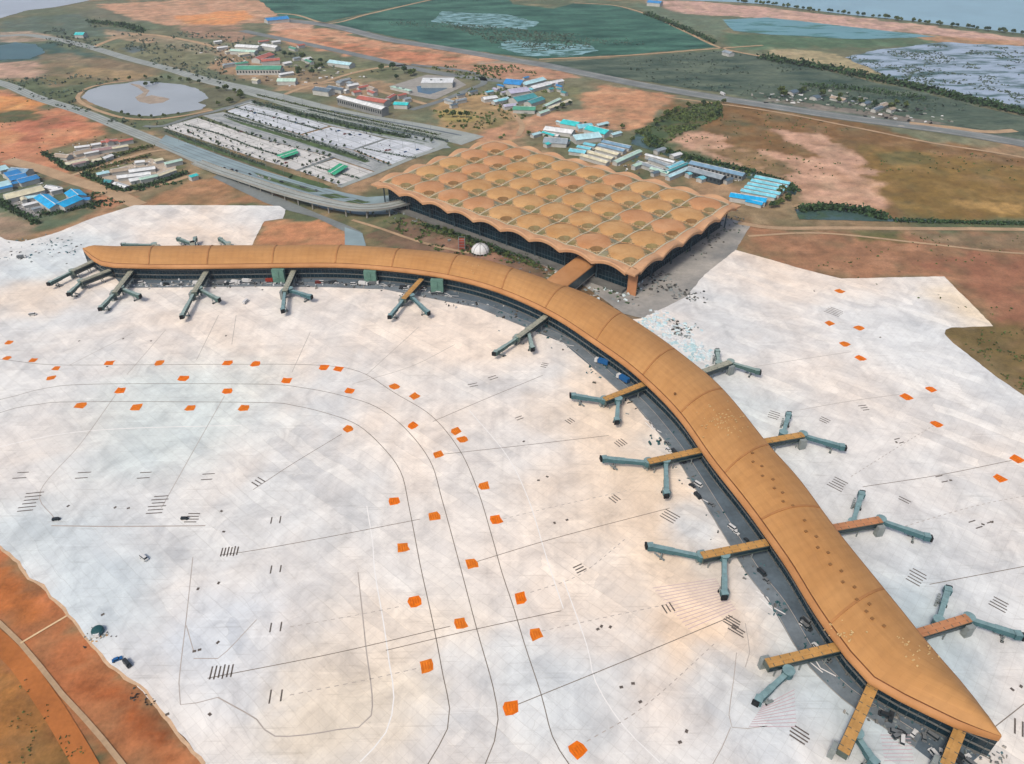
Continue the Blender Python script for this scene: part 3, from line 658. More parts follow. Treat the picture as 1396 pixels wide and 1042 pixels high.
# arrival roads in front of the car parks
road_edge('access_road', [(226,184),(300,212),(360,233),(420,251),(470,263),(500,269),(540,266),(570,258)], [(216,194),(250,212),(300,233),(378,263),(440,284),(490,293),(540,292),(585,280)], MAT['road_blue'], .07)
road_edge('side_road', [(300,236),(378,268),(430,290),(470,306),(492,316)], [(290,242),(360,276),(389,286),(431,297),(474,318),(476,334)], MAT['road_grey'], .05)
sheet('side_road', [(470,310),(494,318),(500,340),(470,340)], MAT['road_blue'], .055, .5)
road('site_track', [(480,300),(520,312),(560,326),(600,337),(640,345)], 4, MAT['road_dirt'], .05)
for px, offs, wd, mt in (([(-80,48),(0,49),(38,48),(83,55),(125,65),(175,80),(226,93),(276,108),(326,120),(380,134),(440,151),(500,164),(560,174),(620,186)], (-6, 0, 6), 1.2, 'road_grey'), ([(-80,96),(0,113),(50,133),(113,153),(163,173),(213,193),(250,208)], (-5, 0, 5), 1.0, 'road_grey'),
                         ([(240,200),(300,222),(378,248),(440,266),(490,280)], (-11, -3, 5, 12), 1.1, 'asphalt'), ([(372,26),(450,35),(525,53),(600,65),(700,82),(800,101),(951,129),(1046,144),(1146,159),(1297,179),(1396,196)], (-11, 10), 2.5, 'forecourt'),
                         ([(350,140),(440,160),(520,177),(590,192)], (-18, -9, 9, 18), 1.4, 'grass'), ([(300,160),(380,183),(470,209),(515,226)], (-9, 9), 1.4, 'asphalt'), ([(440,154),(500,166),(560,177),(620,189)], (-16, 16), 3.5, 'asphalt_dark')):
    pts = spline([G(a, b) for a, b in px], 10)
    for o_ in offs:
        q = []
        for i, p in enumerate(pts):
            t = pts[min(i+1, len(pts)-1)]-pts[max(i-1, 0)]; t.normalize(); q.append(p+Vector((-t.y, t.x, 0))*o_)
        o = ribbon_mb(q, wd, .1).build('road_line', MAT[mt]); o['kind'] = 'structure'
# car parks and boulevard
sheet('car_park', [(222,174),(269,161),(312,175),(360,191),(408,203),(452,215),(403,232),(350,216),(300,199)], MAT['lot'], .06)
sheet('car_park', [(456,217),(510,235),(463,253),(407,233)], MAT['lot'], .06)
sheet('car_park', [(309,152),(338,142),(400,157),(448,172),(410,183),(360,169)], MAT['lot2'], .06)
sheet('car_park', [(452,173),(488,180),(524,189),(480,204),(440,194),(413,184)], MAT['lot2'], .06)
sheet('car_park', [(484,205),(526,189),(562,195),(592,202),(540,226),(510,215)], MAT['lot2'], .06)
sheet('boulevard', [(276,158),(304,153),(360,170),(410,184),(480,205),(538,227),(514,235),(452,214),(360,190)], M('boulevard_paving', C(168, 174, 172), .2, .04, .85, C(192, 194, 192), fine=.15), .05)
sheet('boulevard', [(300,148),(342,138),(420,156),(520,176),(600,192),(615,202),(595,203),(526,188),(448,171),(338,141),(310,150)], M('upper_boulevard_paving', C(164, 174, 174), .2, .04, .85, C(186, 192, 190), fine=.15), .045)
road('car_park_lane', [(196,172),(222,172),(260,160),(300,150),(345,136)], 9, MAT['road_grey'], .075)
road('car_park_lane', [(404,233),(430,224),(455,214)], 6, MAT['road_grey'], .075)
road('car_park_lane', [(480,205),(505,197),(526,189)], 5, MAT['road_grey'], .075)
road('car_park_lane', [(462,255),(512,236),(560,216),(600,202),(606,196),(590,188)], 9, MAT['road'], .075)
for px in ([(222,178),(300,205),(350,222),(400,238),(396,243),(330,220),(250,192)], [(398,238),(440,250),(452,256),(440,257),(392,243)], [(345,235),(400,250),(440,262),(420,262),(360,244)],
           [(432,266),(456,264),(478,270),(452,271)], [(464,276),(488,272),(506,276),(486,279)], [(346,138),(420,158),(500,176),(560,188),(552,189),(480,176),(400,157)], [(300,158),(380,181),(470,207),(505,220),(498,222),(440,204),(330,170)]):
    sheet('verge_grass', px, MAT['grass'], .085, 1.0, kind='stuff')
sheet('basin_platform', [(530,118),(582,102),(618,105),(636,116),(593,136),(560,130)], MAT['concrete'], .06, 1)
sheet('basin_water', [(568,118),(602,114),(610,121),(586,129),(570,126)], MAT['pool'], .09, 1)
sheet('yard', [(10,272),(60,258),(78,262),(62,280),(52,298),(44,300),(20,284)], M('yard_paving', C(160, 160, 158), .25, .06, .9, C(190, 186, 180)), .05, 2)
sheet('yard', [(78,215),(150,190),(170,196),(150,210),(100,226)], M('yard_soil', C(178, 160, 140), .2, .05, .9), .05, 2)
sheet('yard', [(124,240),(205,216),(240,226),(236,238),(172,254),(150,252)], M('yard_soil_pale', C(196, 180, 160), .2, .05, .9), .05, 2)

# ------------------------------------------------------------------ paint on the apron (parts of the apron)
ZL = 0.09
def part_line(px, width, mat, name='stand_line', dash=None, z=ZL):
    pts = spline([G(a, b) for a, b in px], 6.0)
    mb = MB()
    if dash:
        s = cum(pts); x = 0
        while x < s[-1]:
            a, b = at_s(pts, s, x), at_s(pts, s, min(x+dash, s[-1]))
            ribbon_mb([a, b], width, z, mb); x += dash*2
    else: ribbon_mb(pts, width, z, mb)
    return mb.build(name, mat, apron)
TAXI = [
    [(-120,478),(0,490),(60,497),(130,498),(300,497),(430,498),(490,520-13),(538,536),(588,567),(626,613),(651,668),(671,733),(684,780),(700,828),(715,878),(738,948),(753,1004),(775,1041),(800,1075)],
    [(-120,566),(0,545),(60,530),(130,524),(350,524),(413,529),(468,540),(513,555),(551,583),(586,628),(603,683),(628,775),(650,858),(672,936),(679,981),(674,1011),(662,1041),(640,1080)],
    [(-120,610),(0,563),(50,552),(110,548),(350,549),(400,553),(450,565),(488,580),(520,608),(546,643),(558,693),(573,771),(591,853),(604,921),(613,966),(610,994),(584,1041),(560,1075)]]
TAXI_W = [spline([G(a, b) for a, b in px], 6.0) for px in TAXI]
for px in TAXI: part_line(px, .46, MAT['line'], 'taxi_line')
for px in ([(283,925),(460,890),(614,854)], [(526,887),(640,860),(765,833)], [(300,757),(350,750),(460,730),(573,708)], [(345,668),(400,632),(466,592)], [(306,540),(262,618),(220,693)], [(158,538),(110,605),(55,670),(75,708)],
           [(695,965),(850,902),(999,840)], [(640,769),(760,733),(913,693)], [(600,620),(700,609),(830,594)], [(398,508),(423,453)], [(500,511),(571,446)], [(173,511),(226,450)], [(268,491),(298,430)], [(95,498),(183,453)], [(316,470),(322,430)],
           [(1091,559),(1160,547),(1226,538)], [(1176,664),(1280,648),(1379,628)], [(1267,797),(1330,785),(1420,768)], [(1000,505),(1080,492),(1160,480)], [(480,524),(560,500),(620,470)], [(590,575),(660,545),(740,512)], [(1345,1000),(1396,960)]):
    part_line(px, .42, MAT['line_faint'] if px[0][1] < 560 else MAT['line'])
for px in ([(395,855),(480,840),(546,827)], [(395,948),(500,927),(571,911)], [(728,863),(820,843),(906,825)], [(800,1011),(880,962),(977,875)], [(723,808),(790,784),(855,733)], [(677,710),(760,690),(860,668)], [(1226,720),(1330,690),(1420,672)], [(1160,650),(1240,600),(1277,578)]):
    part_line(px, .42, MAT['line_faint'], 'dashed_line', 2.0)
for px, w_, mt in (([(500,690),(508,740),(511,780),(523,850),(531,906),(537,951),(526,999),(491,1039)], .6, 'line_white'), ([(488,780),(498,875),(506,976),(460,995),(375,1004),(350,981),(297,951)], .6, 'line_faint'),
                   ([(263,760),(254,843),(244,931),(246,961),(297,951)], .42, 'line_faint'), ([(254,853),(264,888)], .4, 'line_faint'), ([(350,845),(297,898),(264,898)], .45, 'line_faint'), ([(70,717),(160,718),(280,717)], .8, 'line_faint'),
                   ([(768,790),(800,880),(812,930),(850,990),(900,1040)], .5, 'line_white'), ([(640,560),(690,620),(720,680),(745,760),(768,830)], .5, 'line_white'), ([(-60,625),(60,596),(160,585),(330,580)], .7, 'line_white'),
                   ([(1004,890),(1000,928),(996,955),(998,992),(1046,990)], .35, 'line_faint'), ([(996,992),(984,1020),(970,1045)], .35, 'line_faint'), ([(1016,910),(1022,890),(1016,850)], .35, 'line_faint')):
    part_line(px, w_, MAT[mt], 'edge_line')
# hatched no-parking areas beside the bridges
def hatch(corners, n, mat):
    a, b, c, d_ = [G(*p) for p in corners]; mb = MB()
    for i in range(n):
        t = (i+.5)/n; ribbon_mb([a.lerp(d_, t), b.lerp(c, t)], .35, ZL, mb)
    mb.build('hatched_marking', mat, apron)
hatch([(888,800),(975,788),(1004,832),(940,860)], 14, MAT['line_pink'])
hatch([(1040,962),(1083,938),(1086,994),(1020,992)], 10, MAT['line_pink'])
hatch([(1200,1000),(1240,1000),(1246,1040),(1206,1040)], 8, MAT['line_pink'])
def bars(px, py, ang, n, ln, gap, wd=.75, mat='mark'):
    c = G(px, py, ZL); mb = MB(); ca, sa = math.cos(ang), math.sin(ang)
    for i in range(n):
        o = (i-(n-1)/2)*gap; l = ln*random.uniform(.75, 1.05)
        p = c + Vector((-sa*o, ca*o, 0)); dv = Vector((ca, sa, 0))*l/2
        ribbon_mb([p-dv, p+dv], wd, ZL, mb)
    mb.build('stand_marking', MAT[mat], apron)
up = R(97)
for a in ((302,916,up,6,8,1.9), (313,752,up,6,8,1.7), (41,684,R(8),6,10,3.0), (215,688,R(5),6,10,2.8), (376,855,up,2,7,5), (376,949,up,2,7,5), (376,776,up,2,6,5), (376,709,up,2,6,5),
          (29,648,R(5),2,9,5), (113,648,R(5),2,10,5), (197,648,R(5),2,8,5), (283,650,R(5),2,8,5), (352,657,R(-35),3,7,2.5), (911,829,R(110),3,6,2.2), (998,848,R(-40),4,8,1.6), (1005,860,R(-40),3,8,1.6),
          (777,574,R(-50),3,6,2), (846,604,R(-55),4,7,2), (838,680,R(-50),3,6,2), (913,704,R(-42),4,10,2.2), (790,775,R(30),3,6,2), (1124,573,R(-45),3,7,2.2), (1142,660,R(-45),5,9,2.4), (1233,682,R(-45),2,8,2.2),
          (1249,787,R(-45),5,9,2.4), (1178,556,R(10),3,6,2.5), (1226,601,R(20),2,5,4), (1284,653,R(15),2,5,5), (1362,824,R(-45),4,8,2.2), (1090,1002,R(-40),4,8,1.8), (1389,992,R(60),2,10,3), (1055,566,R(-30),4,8,2.5),
          (742,498,R(-20),3,6,2.5), (645,525,R(20),2,7,3), (1137,425,R(-45),5,14,2.6), (672,515,R(30),2,7,3), (1330,715,R(20),2,5,5), (708,570,R(30),2,6,2.5), (262,706,R(0),4,9,2.2), (1350,712,R(20),1,6,2)):
    bars(*a)
# small covers and lamp pits
cov = MB()
cov.box((0, 0, 0), (1.7, 1.3, .06)); first = None
for px, py in ((815,858),(832,855),(847,937),(863,932),(873,957),(927,1012),(936,997),(734,655),(746,650),(756,713),(773,709),(714,602),(157,692),(93,690),(175,693),(302,697),(305,725),(298,795),(270,803),(265,888),(272,886),(297,876),(140,838),(286,974),(228,974),(146,500),(206,465),(168,462),(108,465),(308,458),(1296,655),(1222,603),(1352,712),(1340,715),(1380,940),(1392,936),(820,854),(1200,460),(1226,370),(1110,397)):
    p = G(px, py, .08)
    if first is None: first = cov.build('pit_cover', MAT['mark'], apron); c = first
    else: c = first.copy(); COL.objects.link(c)
    c.location = p; c.rotation_euler.z = random.uniform(0, 3)
# orange painted position signs
ORANGE = [(12,467),(10,488),(45,491),(77,502),(70,515),(149,495),(217,495),(165,532),(250,516),(310,495),(348,496),(391,519),(442,501),(462,503),(110,553),(185,555),(260,556),(310,533),(333,556),(477,533),(474,585),(538,527),(565,540),(563,580),(597,620),(622,588),(630,599),(660,663),(677,709),(538,683),(592,704),(550,747),(643,769),(565,820),(710,815),(627,850),(730,865),(582,908),(697,965),(788,1023),
          (1145,397),(1131,441),(1171,447),(1152,469),(1173,488),(1236,541),(1269,531),(1277,578),(1386,626),(1363,652)]
for i, (px, py) in enumerate(ORANGE):
    c = G(px, py, .1)
    if px < 1000:
        best = min(((p-c).length, k, w_) for k, tw in enumerate(TAXI_W) for w_, p in enumerate(tw)); tw = TAXI_W[best[1]]
        t = tw[min(best[2]+1, len(tw)-1)] - tw[max(best[2]-1, 0)]; ang = math.atan2(t.y, t.x)
    else: ang = R(28)
    rr = random.Random(i); mb = MB(); ca, sa = math.cos(ang), math.sin(ang)
    def T(x, y, z=0): return (c.x + x*ca - y*sa, c.y + x*sa + y*ca, c.z + z)
    s = 3.3 if py > 560 else 3.5
    if px < 100 and py < 520: s *= .8
    out = []
    for a, b in ((-1, -.75), (-.35, -1), (.95, -.9), (1, .2), (.8, .95), (-.2, .9), (-.95, .85)):
        out.append(T(s*(a+rr.uniform(-.2, .2)), s*(b+rr.uniform(-.2, .2))))
    mb.poly(out, 0)
    for k in range(4):
        y = s*(-.6+.4*k); mb.quad(T(-s*.6, y-.2, .012), T(s*rr.uniform(.2, .7), y-.2, .012), T(s*.6, y+.25, .012), T(-s*.6, y+.25, .012), 1)
    mb.build('orange_marking', [MAT['orange' if rr.random() < .7 and py > 470 and px > 120 else 'orange2'], MAT['orange_text']], apron)
# white kerb arrows between apron and service road
for px, py, a in ((889,580,R(-60)), (954,676,R(-55)), (1050,822,R(-55)), (372,385,R(0)), (525,388,R(-8)), (612,402,R(-20)), (228,388,0), (320,387,0), (768,468,R(-30)), (1115,905,R(-50))):
    c = G(px, py, .1); mb = MB(); ca, sa = math.cos(a), math.sin(a)
    def T(x, y): return Vector((c.x+x*ca-y*sa, c.y+x*sa+y*ca, c.z))
    for q in (((-9, 0), (-3, 1.5)), ((-3, 1.5), (2, -1.2)), ((2, -1.2), (9, .6)), ((-5, -2), (4, -2.4))):
        ribbon_mb([T(*q[0]), T(*q[1])], .55, .1, mb)
    mb.build('white_chevron', MAT['line_white'], apron)

# ------------------------------------------------------------------ concourse (long curved pier)
ZR, ZB = 13.0, 15.0
FRONT = [(114,343),(123,353),(135,361),(150,365),(200,367),(280,367),(350,366),(450,365),(495,367),(550,372),(601,379),(651,390),(700,407),(763,438),(813,473),(850,498),(875,520),(916,560),(938,588),(963,628),(1001,675),(1033,718),(1050,743),(1079,784),(1096,816),(1134,873),(1159,906),(1187,936),(1235,961),(1297,991),(1343,1006),(1361,1011)]
BACK = [(115,341),(135,337),(200,336),(290,335),(378,335),(463,334),(525,338),(601,344),(651,351),(700,366),(743,380),(768,389),(810,404),(848,427),(888,452),(921,476),(951,500),(978,521),(1021,572),(1048,608),(1089,651),(1134,714),(1187,780),(1232,835),(1272,886),(1310,928),(1343,971),(1362,1003)]
SEAM = [((205,),(211,)), ((283,),(291,)), ((371,),(378,)), ((457,),(465,)), ((534,),(545,)), ((610,),(628,)), ((683,),(700,)), ((742,),(773,)), ((810,),(848,)), ((874,),(920,)), ((925,),(986,)), ((983,),(1048,)), ((1031,),(1119,)), ((1125,),(1206,))]
def pxcurve(px, z, step=4):
    """world curve plus the traced x at each sample"""
    Fx = [(Vector((a, b, 0))) for a, b in px]; S = spline(Fx, step)
    return [G(p.x, p.y, z) for p in S], [p.x for p in S]
Fw, Fx = pxcurve(FRONT, ZR); Bw, Bx = pxcurve(BACK, ZB)
def smooth(P, lo, hi, n):
    for _ in range(n):
        Q = list(P)
        for i in range(lo, len(P)-hi): Q[i] = (P[i-1]+P[i]*2+P[i+1])/4
        P = Q
    return P
Fw = smooth(Fw, 12, 46, 60); Bw = smooth(Bw, 8, 8, 60)
Fs, Bs = cum(Fw), cum(Bw)
def s_at_x(xs, s, x):
    for i in range(len(xs)-1):
        if xs[i] <= x <= xs[i+1] and xs[i+1] > xs[i]: return s[i] + (s[i+1]-s[i])*(x-xs[i])/(xs[i+1]-xs[i])
    return s[-1]
kF = [0.0] + [s_at_x(Fx, Fs, a[0]) for a, b in SEAM] + [Fs[-1]]
kB = [0.0] + [s_at_x(Bx, Bs, b[0]) for a, b in SEAM] + [Bs[-1]]
NS = 8
pier_root = thing('concourse', 'long curved tan roofed concourse sweeping across the pale apron with bridges on both sides', 'terminal building', (Bw[len(Bw)//2].x, Bw[len(Bw)//2].y, 0))
ST = []   # stations: (front point, back point, bay)
for k in range(len(kF)-1):
    for j in range(NS+1):
        t = j/NS
        if k == 0: t = t**1.6
        if k == len(kF)-2: t = 1-(1-t)**1.6
        ST.append((at_s(Fw, Fs, kF[k]+(kF[k+1]-kF[k])*t), at_s(Bw, Bs, kB[k]+(kB[k+1]-kB[k])*t), k, j))
def profile(F, B):
    """points of the roof section from the front rim to the back rim"""
    Wv = Vector((B.x-F.x, B.y-F.y, 0)); L = Wv.length; u = Wv.normalized() if L > 1e-3 else Vector((0, 1, 0))
    k = min(1.0, L/22.0); P = []
    def pt(dist, z): return Vector((F.x+u.x*dist, F.y+u.y*dist, z))
    rim = [pt(0, 13.0), pt(-.5*k, 14.3), pt(.3*k, 15.6), pt(1.9*k, 16.5)]
    gut = [pt(1.9*k, 16.5), pt(2.0*k, 16.25), pt(2.5*k, 16.25), pt(2.6*k, 16.6)]
    a, b = 2.6*k, max(L-1.4*k, 2.6*k+.05); top = []
    for i in range(9):
        t = i/8; top.append(pt(a+(b-a)*t, 16.6 + 5.0*k*(1-(2*t-1)**2)*(1-.1*t) - .6*t*k))
    back = [top[-1], pt(L-.4*k, 15.6), pt(L, 14.6), pt(L-.3*k, 13.4)]
    return rim, gut, top, back, u, L, k
def grid(rows, uv=False):
    mb = MB(); n = len(rows[0])
    for r in rows: mb.v += [tuple(p) for p in r]
    for i in range(len(rows)-1):
        for j in range(n-1):
            mb.f.append((i*n+j, (i+1)*n+j, (i+1)*n+j+1, i*n+j+1)); mb.m.append(0)
    return mb
runlen = 0.0
for k in range(len(kF)-1):
    st = [s for s in ST if s[2] == k]
    prs = [profile(s[0], s[1]) for s in st]
    mb = grid([p[2] for p in prs]); uvs = []
    for i, p in enumerate(prs):
        if i: runlen += (prs[i][2][4]-prs[i-1][2][4]).length
        vv = cum(p[2]); uvs += [(runlen, x) for x in vv]
    mb.uv = uvs
    mb.build('roof_segment', MAT['roof_tan'], pier_root, True)
    grid([p[0] for p in prs]).build('roof_rim', MAT['roof_rim'], pier_root, True)
    grid([p[1] for p in prs]).build('roof_gutter', MAT['roof_gutter'], pier_root)
    grid([p[3] for p in prs]).build('back_rim', MAT['roof_rim'], pier_root, True)
    # soffit
    so_ = MB()
    for a, b in zip(prs, prs[1:]): so_.quad(a[0][0], a[3][-1], b[3][-1], b[0][0])
    so_.build('soffit', MAT['soffit'], pier_root)
    # walls: glazing on both sides set in under the roof, slab edge band, plinth
    for side in (0, 1):
        gl, ml, bds = MB(), MB(), [MB(), MB(), MB()]
        pts = []
        for p in prs:
            ins = min(4.5*p[6], p[5]*.35)
            base = p[0][0] if side == 0 else p[3][-1]
            sg = 1 if side == 0 else -1
            pts.append(Vector((base.x+p[4].x*ins*sg, base.y+p[4].y*ins*sg, 0)))
        sgn = -1 if side == 0 else 1
        for i, (a, b) in enumerate(zip(pts, pts[1:])):
            if (b-a).length < .002: continue
            gl.quad(a, b, b+Vector((0, 0, 13.2)), a+Vector((0, 0, 13.2)))
            out = prs[i][4]*sgn*.35
            for bd, z0, z1 in zip(bds, (0, 4.6, 9.6), (1.0, 5.5, 10.1)):
                bd.hexa([a+out+Vector((0, 0, z0)), b+out+Vector((0, 0, z0)), b-out*.2+Vector((0, 0, z0)), a-out*.2+Vector((0, 0, z0))],
                        [a+out+Vector((0, 0, z1)), b+out+Vector((0, 0, z1)), b-out*.2+Vector((0, 0, z1)), a-out*.2+Vector((0, 0, z1))])
            n = max(1, int((b-a).length/3.2))
            for q in range(n):
                c = a.lerp(b, q/n)+prs[i][4]*sgn*.2; ml.box((c.x, c.y, 0), (.3, .3, 13), 0)
        if gl.f:
            gl.build('glass_wall', MAT['glass'], pier_root); [bd.build('floor_band', MAT['concrete_dk'], pier_root) for bd in bds]; ml.build('mullion', MAT['mullion_dk'], pier_root, kind='stuff')
    if k:   # raised cover strip over the joint between two roof segments
        a = prs[0]; b = prs[1]; tv = (b[2][4]-a[2][4]).normalized()*.65; mb = MB()
        T = a[2]
        for p, q in zip(T, T[1:]):
            mb.hexa([p-tv, q-tv, q+tv, p+tv], [x+Vector((0, 0, .45)) for x in (p-tv, q-tv, q+tv, p+tv)])
        mb.build('roof_seam', MAT['roof_seam'], pier_root)
def pier_at(px, py, z=20.0):
    p = G(px, py, z); best = min(range(len(ST)), key=lambda i: ((ST[i][0]+ST[i][1])*.5-p).length)
    F, B = ST[best][0], ST[best][1]; Wv = Vector((B.x-F.x, B.y-F.y, 0)); L = Wv.length
    t = min(max(Vector((p.x-F.x, p.y-F.y, 0)).dot(Wv)/(L*L), .05), .95); pr = profile(F, B); tt = t*8
    return Vector((p.x, p.y, pr[2][min(8, int(round(tt)))].z)), math.atan2(Wv.y, Wv.x)
vm = None
for px, py in ((1025,620),(1026,632),(1038,638),(1039,651),(1053,656),(1055,668),(1066,674),(1067,686),(1080,692),(1096,712),(1098,727),(1112,734),(1114,749),(1128,756),(1131,772),(1146,781),(1148,796),(1164,803),(1167,820),(1184,826),(1188,846),(1204,856),(920,537),(1180,836)):
    p, a = pier_at(px, py)
    mb = MB(); mb.box((p.x, p.y, p.z-.6), (1.3, 1.1, 1.05), a); mb.box((p.x, p.y, p.z+.45), (1.6, 1.35, .16), a)
    mb.build('roof_vent', MAT['roof_vent'], pier_root)
fm = MB()
for i in range(120):
    px, py = random.choice(((966, 560), (985, 580), (1000, 565), (1008, 585), (972, 572), (1000, 590), (1140, 850), (1152, 862), (1235, 878), (1248, 898), (640, 370), (1275, 890))) if i > 20 else (980, 575)
    p, a = pier_at(px+random.gauss(0, 9), py+random.gauss(0, 6))
    fm.box((p.x, p.y, p.z-.1), (random.uniform(.4, 1.5), random.uniform(.3, .8), .25), a+random.uniform(-.5, .5))
fm.build('protective_film', MAT['film'], pier_root, kind='stuff')
# green netted stair cores on the front wall
for px, py in ((380,375),(505,377),(596,389)):
    p = G(px, py, 7); mb = MB(); mb.box((p.x, p.y, 0), (11, 4, 12.6), R(-5)); mb.box((p.x-1, p.y-2.2, 5), (3, .5, 6), R(-5))
    mb.build('stair_core', MAT['green_net'], pier_root)

# ------------------------------------------------------------------ main hall with its field of domes
Zc = 27.0
A_, D_ = G(505, 247, Zc), G(866, 371, Zc)
e1 = (D_-A_); LEN = e1.length; e1.normalize(); e2 = Vector((-e1.y, e1.x, 0))
if e2.y < 0: e2 = -e2
DEP = ((G(1007, 276, Zc)-D_).dot(e2) + (G(664, 184, Zc)-A_).dot(e2))/2
NX, NY, BORD = 9, 5, 9.5
mx, my = (LEN-2*BORD)/NX, (DEP-2*BORD)/NY
ZL0 = 25.0; WV = 1.5
def wave(t): return math.cos(math.pi*t/2)
def HP(x, y, z): p = A_ + e1*x + e2*y; return Vector((p.x, p.y, z))
hall = thing('terminal_hall', 'large square terminal hall roofed with a grid of tan domes and a scalloped edge', 'terminal building', HP(LEN/2, DEP/2, 0))
def dome_z(a, b): 
    ca, cb = wave(a), wave(b); return ZL0 + WV*(ca+cb) + 1.5*min(1, 2.4*ca*cb)
ND = 24; sky_cache = {}
for i in range(NX):
    for j in range(NY):
        x0, y0 = BORD+mx*(i+.5), BORD+my*(j+.5); mb = MB()
        for p in range(ND+1):
            for q in range(ND+1):
                a, b = -1+2*p/ND, -1+2*q/ND
                mb.v.append(tuple(HP(x0+a*mx/2, y0+b*my/2, dome_z(a, b))))
        for p in range(ND):
            for q in range(ND):
                a, b = abs(-1+2*(p+.5)/ND), abs(-1+2*(q+.5)/ND); n = p*(ND+1)+q; mb.f.append((n, n+ND+1, n+ND+2, n+1)); mb.m.append(1 if a+b > 1.22 or (a > .9 and b > .2) or (b > .9 and a > .2) else 0)
        dm = mb.build('roof_dome', [MAT['dome2'] if random.random() < .3 else MAT['dome'], MAT['lattice']], hall, True)
        for sa, sb in ((1, -1), (1, 1), (-1, 1), (-1, -1)):   # lens-shaped skylights in the four corners
            key = (sa, sb)
            if key not in sky_cache:
                s_ = MB(); ring = []
                r0, wt, wr = (.62, .36, .12) if sa*sb < 0 else (.74, .30, .17)
                pts = []
                for q in range(12):
                    th = 2*math.pi*q/12; rad = r0+wr*math.cos(th)*(1.35 if math.cos(th) > 0 else .6); tg = wt*math.sin(th)
                    a, b = sa*rad*1.0 + tg*.62*sb*-1, sb*rad*1.0 + tg*.62*sa
                    a = max(-.97, min(.97, a)); b = max(-.97, min(.97, b))
                    pts.append(HP(x0+a*mx/2, y0+b*my/2, dome_z(a, b)+.28))
                cpt = HP(x0+sa*r0*mx/2, y0+sb*r0*my/2, dome_z(sa*r0, sb*r0)+.45)
                for q in range(12):
                    s_.poly([cpt, pts[q], pts[(q+1) % 12]])
                    lo = [pts[q]-Vector((0, 0, .6)), pts[(q+1) % 12]-Vector((0, 0, .6))]
                    s_.quad(lo[0], lo[1], pts[(q+1) % 12], pts[q])
                so2 = s_.build('skylight', MAT['skylight' if sa*sb < 0 else 'skylight2'], dm); sky_cache[key] = (so2, Vector((x0, y0, 0)))
            else:
                so2, o0 = sky_cache[key]; c = so2.copy(); COL.objects.link(c); c.parent = dm
                dd = e1*(x0-o0.x)+e2*(y0-o0.y); c.location = (dd.x, dd.y, 0)
                c.material_slots[0].link = 'OBJECT'; c.material_slots[0].material = MAT[random.choice(['skylight', 'skylight3', 'skylight4'] if sa*sb < 0 else ['skylight2', 'skylight4', 'skylight5'])]
def edge_wave(t, n):  # height of the roof edge at position t along n modules
    f = t % 1.0; return ZL0 + WV*wave(-1+2*f)
# gutters along the module lines
for i in range(NX+1):
    x = BORD+mx*i; mb = MB(); n = NY*8
    for q in range(n):
        ya, yb = q/8, (q+1)/8
        za, zb = edge_wave(ya, NY)+.1, edge_wave(yb if (q+1) % 8 else 1e-9, NY)+.1
        a, b = HP(x, BORD+my*ya, za), HP(x, BORD+my*yb, zb); t = e1*.65
        mb.hexa([a-t, a+t, b+t, b-t], [v+Vector((0, 0, .35)) for v in (a-t, a+t, b+t, b-t)])
    mb.build('roof_gutter', MAT['gutter'], hall)
for j in range(NY+1):
    y = BORD+my*j; mb = MB(); n = NX*8
    for q in range(n):
        xa, xb = q/8, (q+1)/8
        za, zb = edge_wave(xa, NX)+.08, edge_wave(xb if (q+1) % 8 else 1e-9, NX)+.08
        a, b = HP(BORD+mx*xa, y, za), HP(BORD+mx*xb, y, zb); t = e2*.4
        mb.hexa([a-t, b-t, b+t, a+t], [v+Vector((0, 0, .3)) for v in (a-t, b-t, b+t, a+t)])
    mb.build('roof_gutter', MAT['dome2'] if 0 < j < NY else MAT['gutter'], hall)
# scalloped roof edge, one piece per module
def edge_piece(P0, along, outw, L):
    mb = MB(); rows = []; n = 12
    for q in range(n+1):
        f = q/n; z = ZL0 + WV*wave(-1+2*f); b = P0+along*(L*f)
        z2 = ZL0-2.4 + 4.6*wave(-1+2*f)
        rows.append([Vector((b.x, b.y, z)), Vector((b.x, b.y, z-.1))+outw*BORD*.45+Vector((0, 0, .35)), Vector((b.x, b.y, z2+1.0))+outw*BORD*.92, Vector((b.x, b.y, z2+.2))+outw*BORD, Vector((b.x, b.y, z2-2.3))+outw*(BORD-.1), Vector((b.x, b.y, z2-2.6))+outw*(BORD-1.2), Vector((b.x, b.y, z-1.4))])
    m = grid(rows); return m.build('roof_edge', MAT['edge'], hall, False)
for i in range(NX):
    edge_piece(HP(BORD+mx*i, BORD, 0), e1, -e2, mx); edge_piece(HP(BORD+mx*i, DEP-BORD, 0), e1, e2, mx)
for j in range(NY):
    edge_piece(HP(BORD, BORD+my*j, 0), e2, -e1, my); edge_piece(HP(LEN-BORD, BORD+my*j, 0), e2, e1, my)
for cx_, cy_, sx, sy in ((BORD, BORD, -1, -1), (LEN-BORD, BORD, 1, -1), (LEN-BORD, DEP-BORD, 1, 1), (BORD, DEP-BORD, -1, 1)):
    mb = MB(); z = ZL0
    q = [HP(cx_, cy_, z), HP(cx_+sx*BORD, cy_, z-1.0), HP(cx_+sx*BORD, cy_+sy*BORD, z-1.3), HP(cx_, cy_+sy*BORD, z-1.0)]
    mb.hexa([p-Vector((0, 0, 1.6)) for p in q], q); mb.build('roof_corner', MAT['edge'], hall)
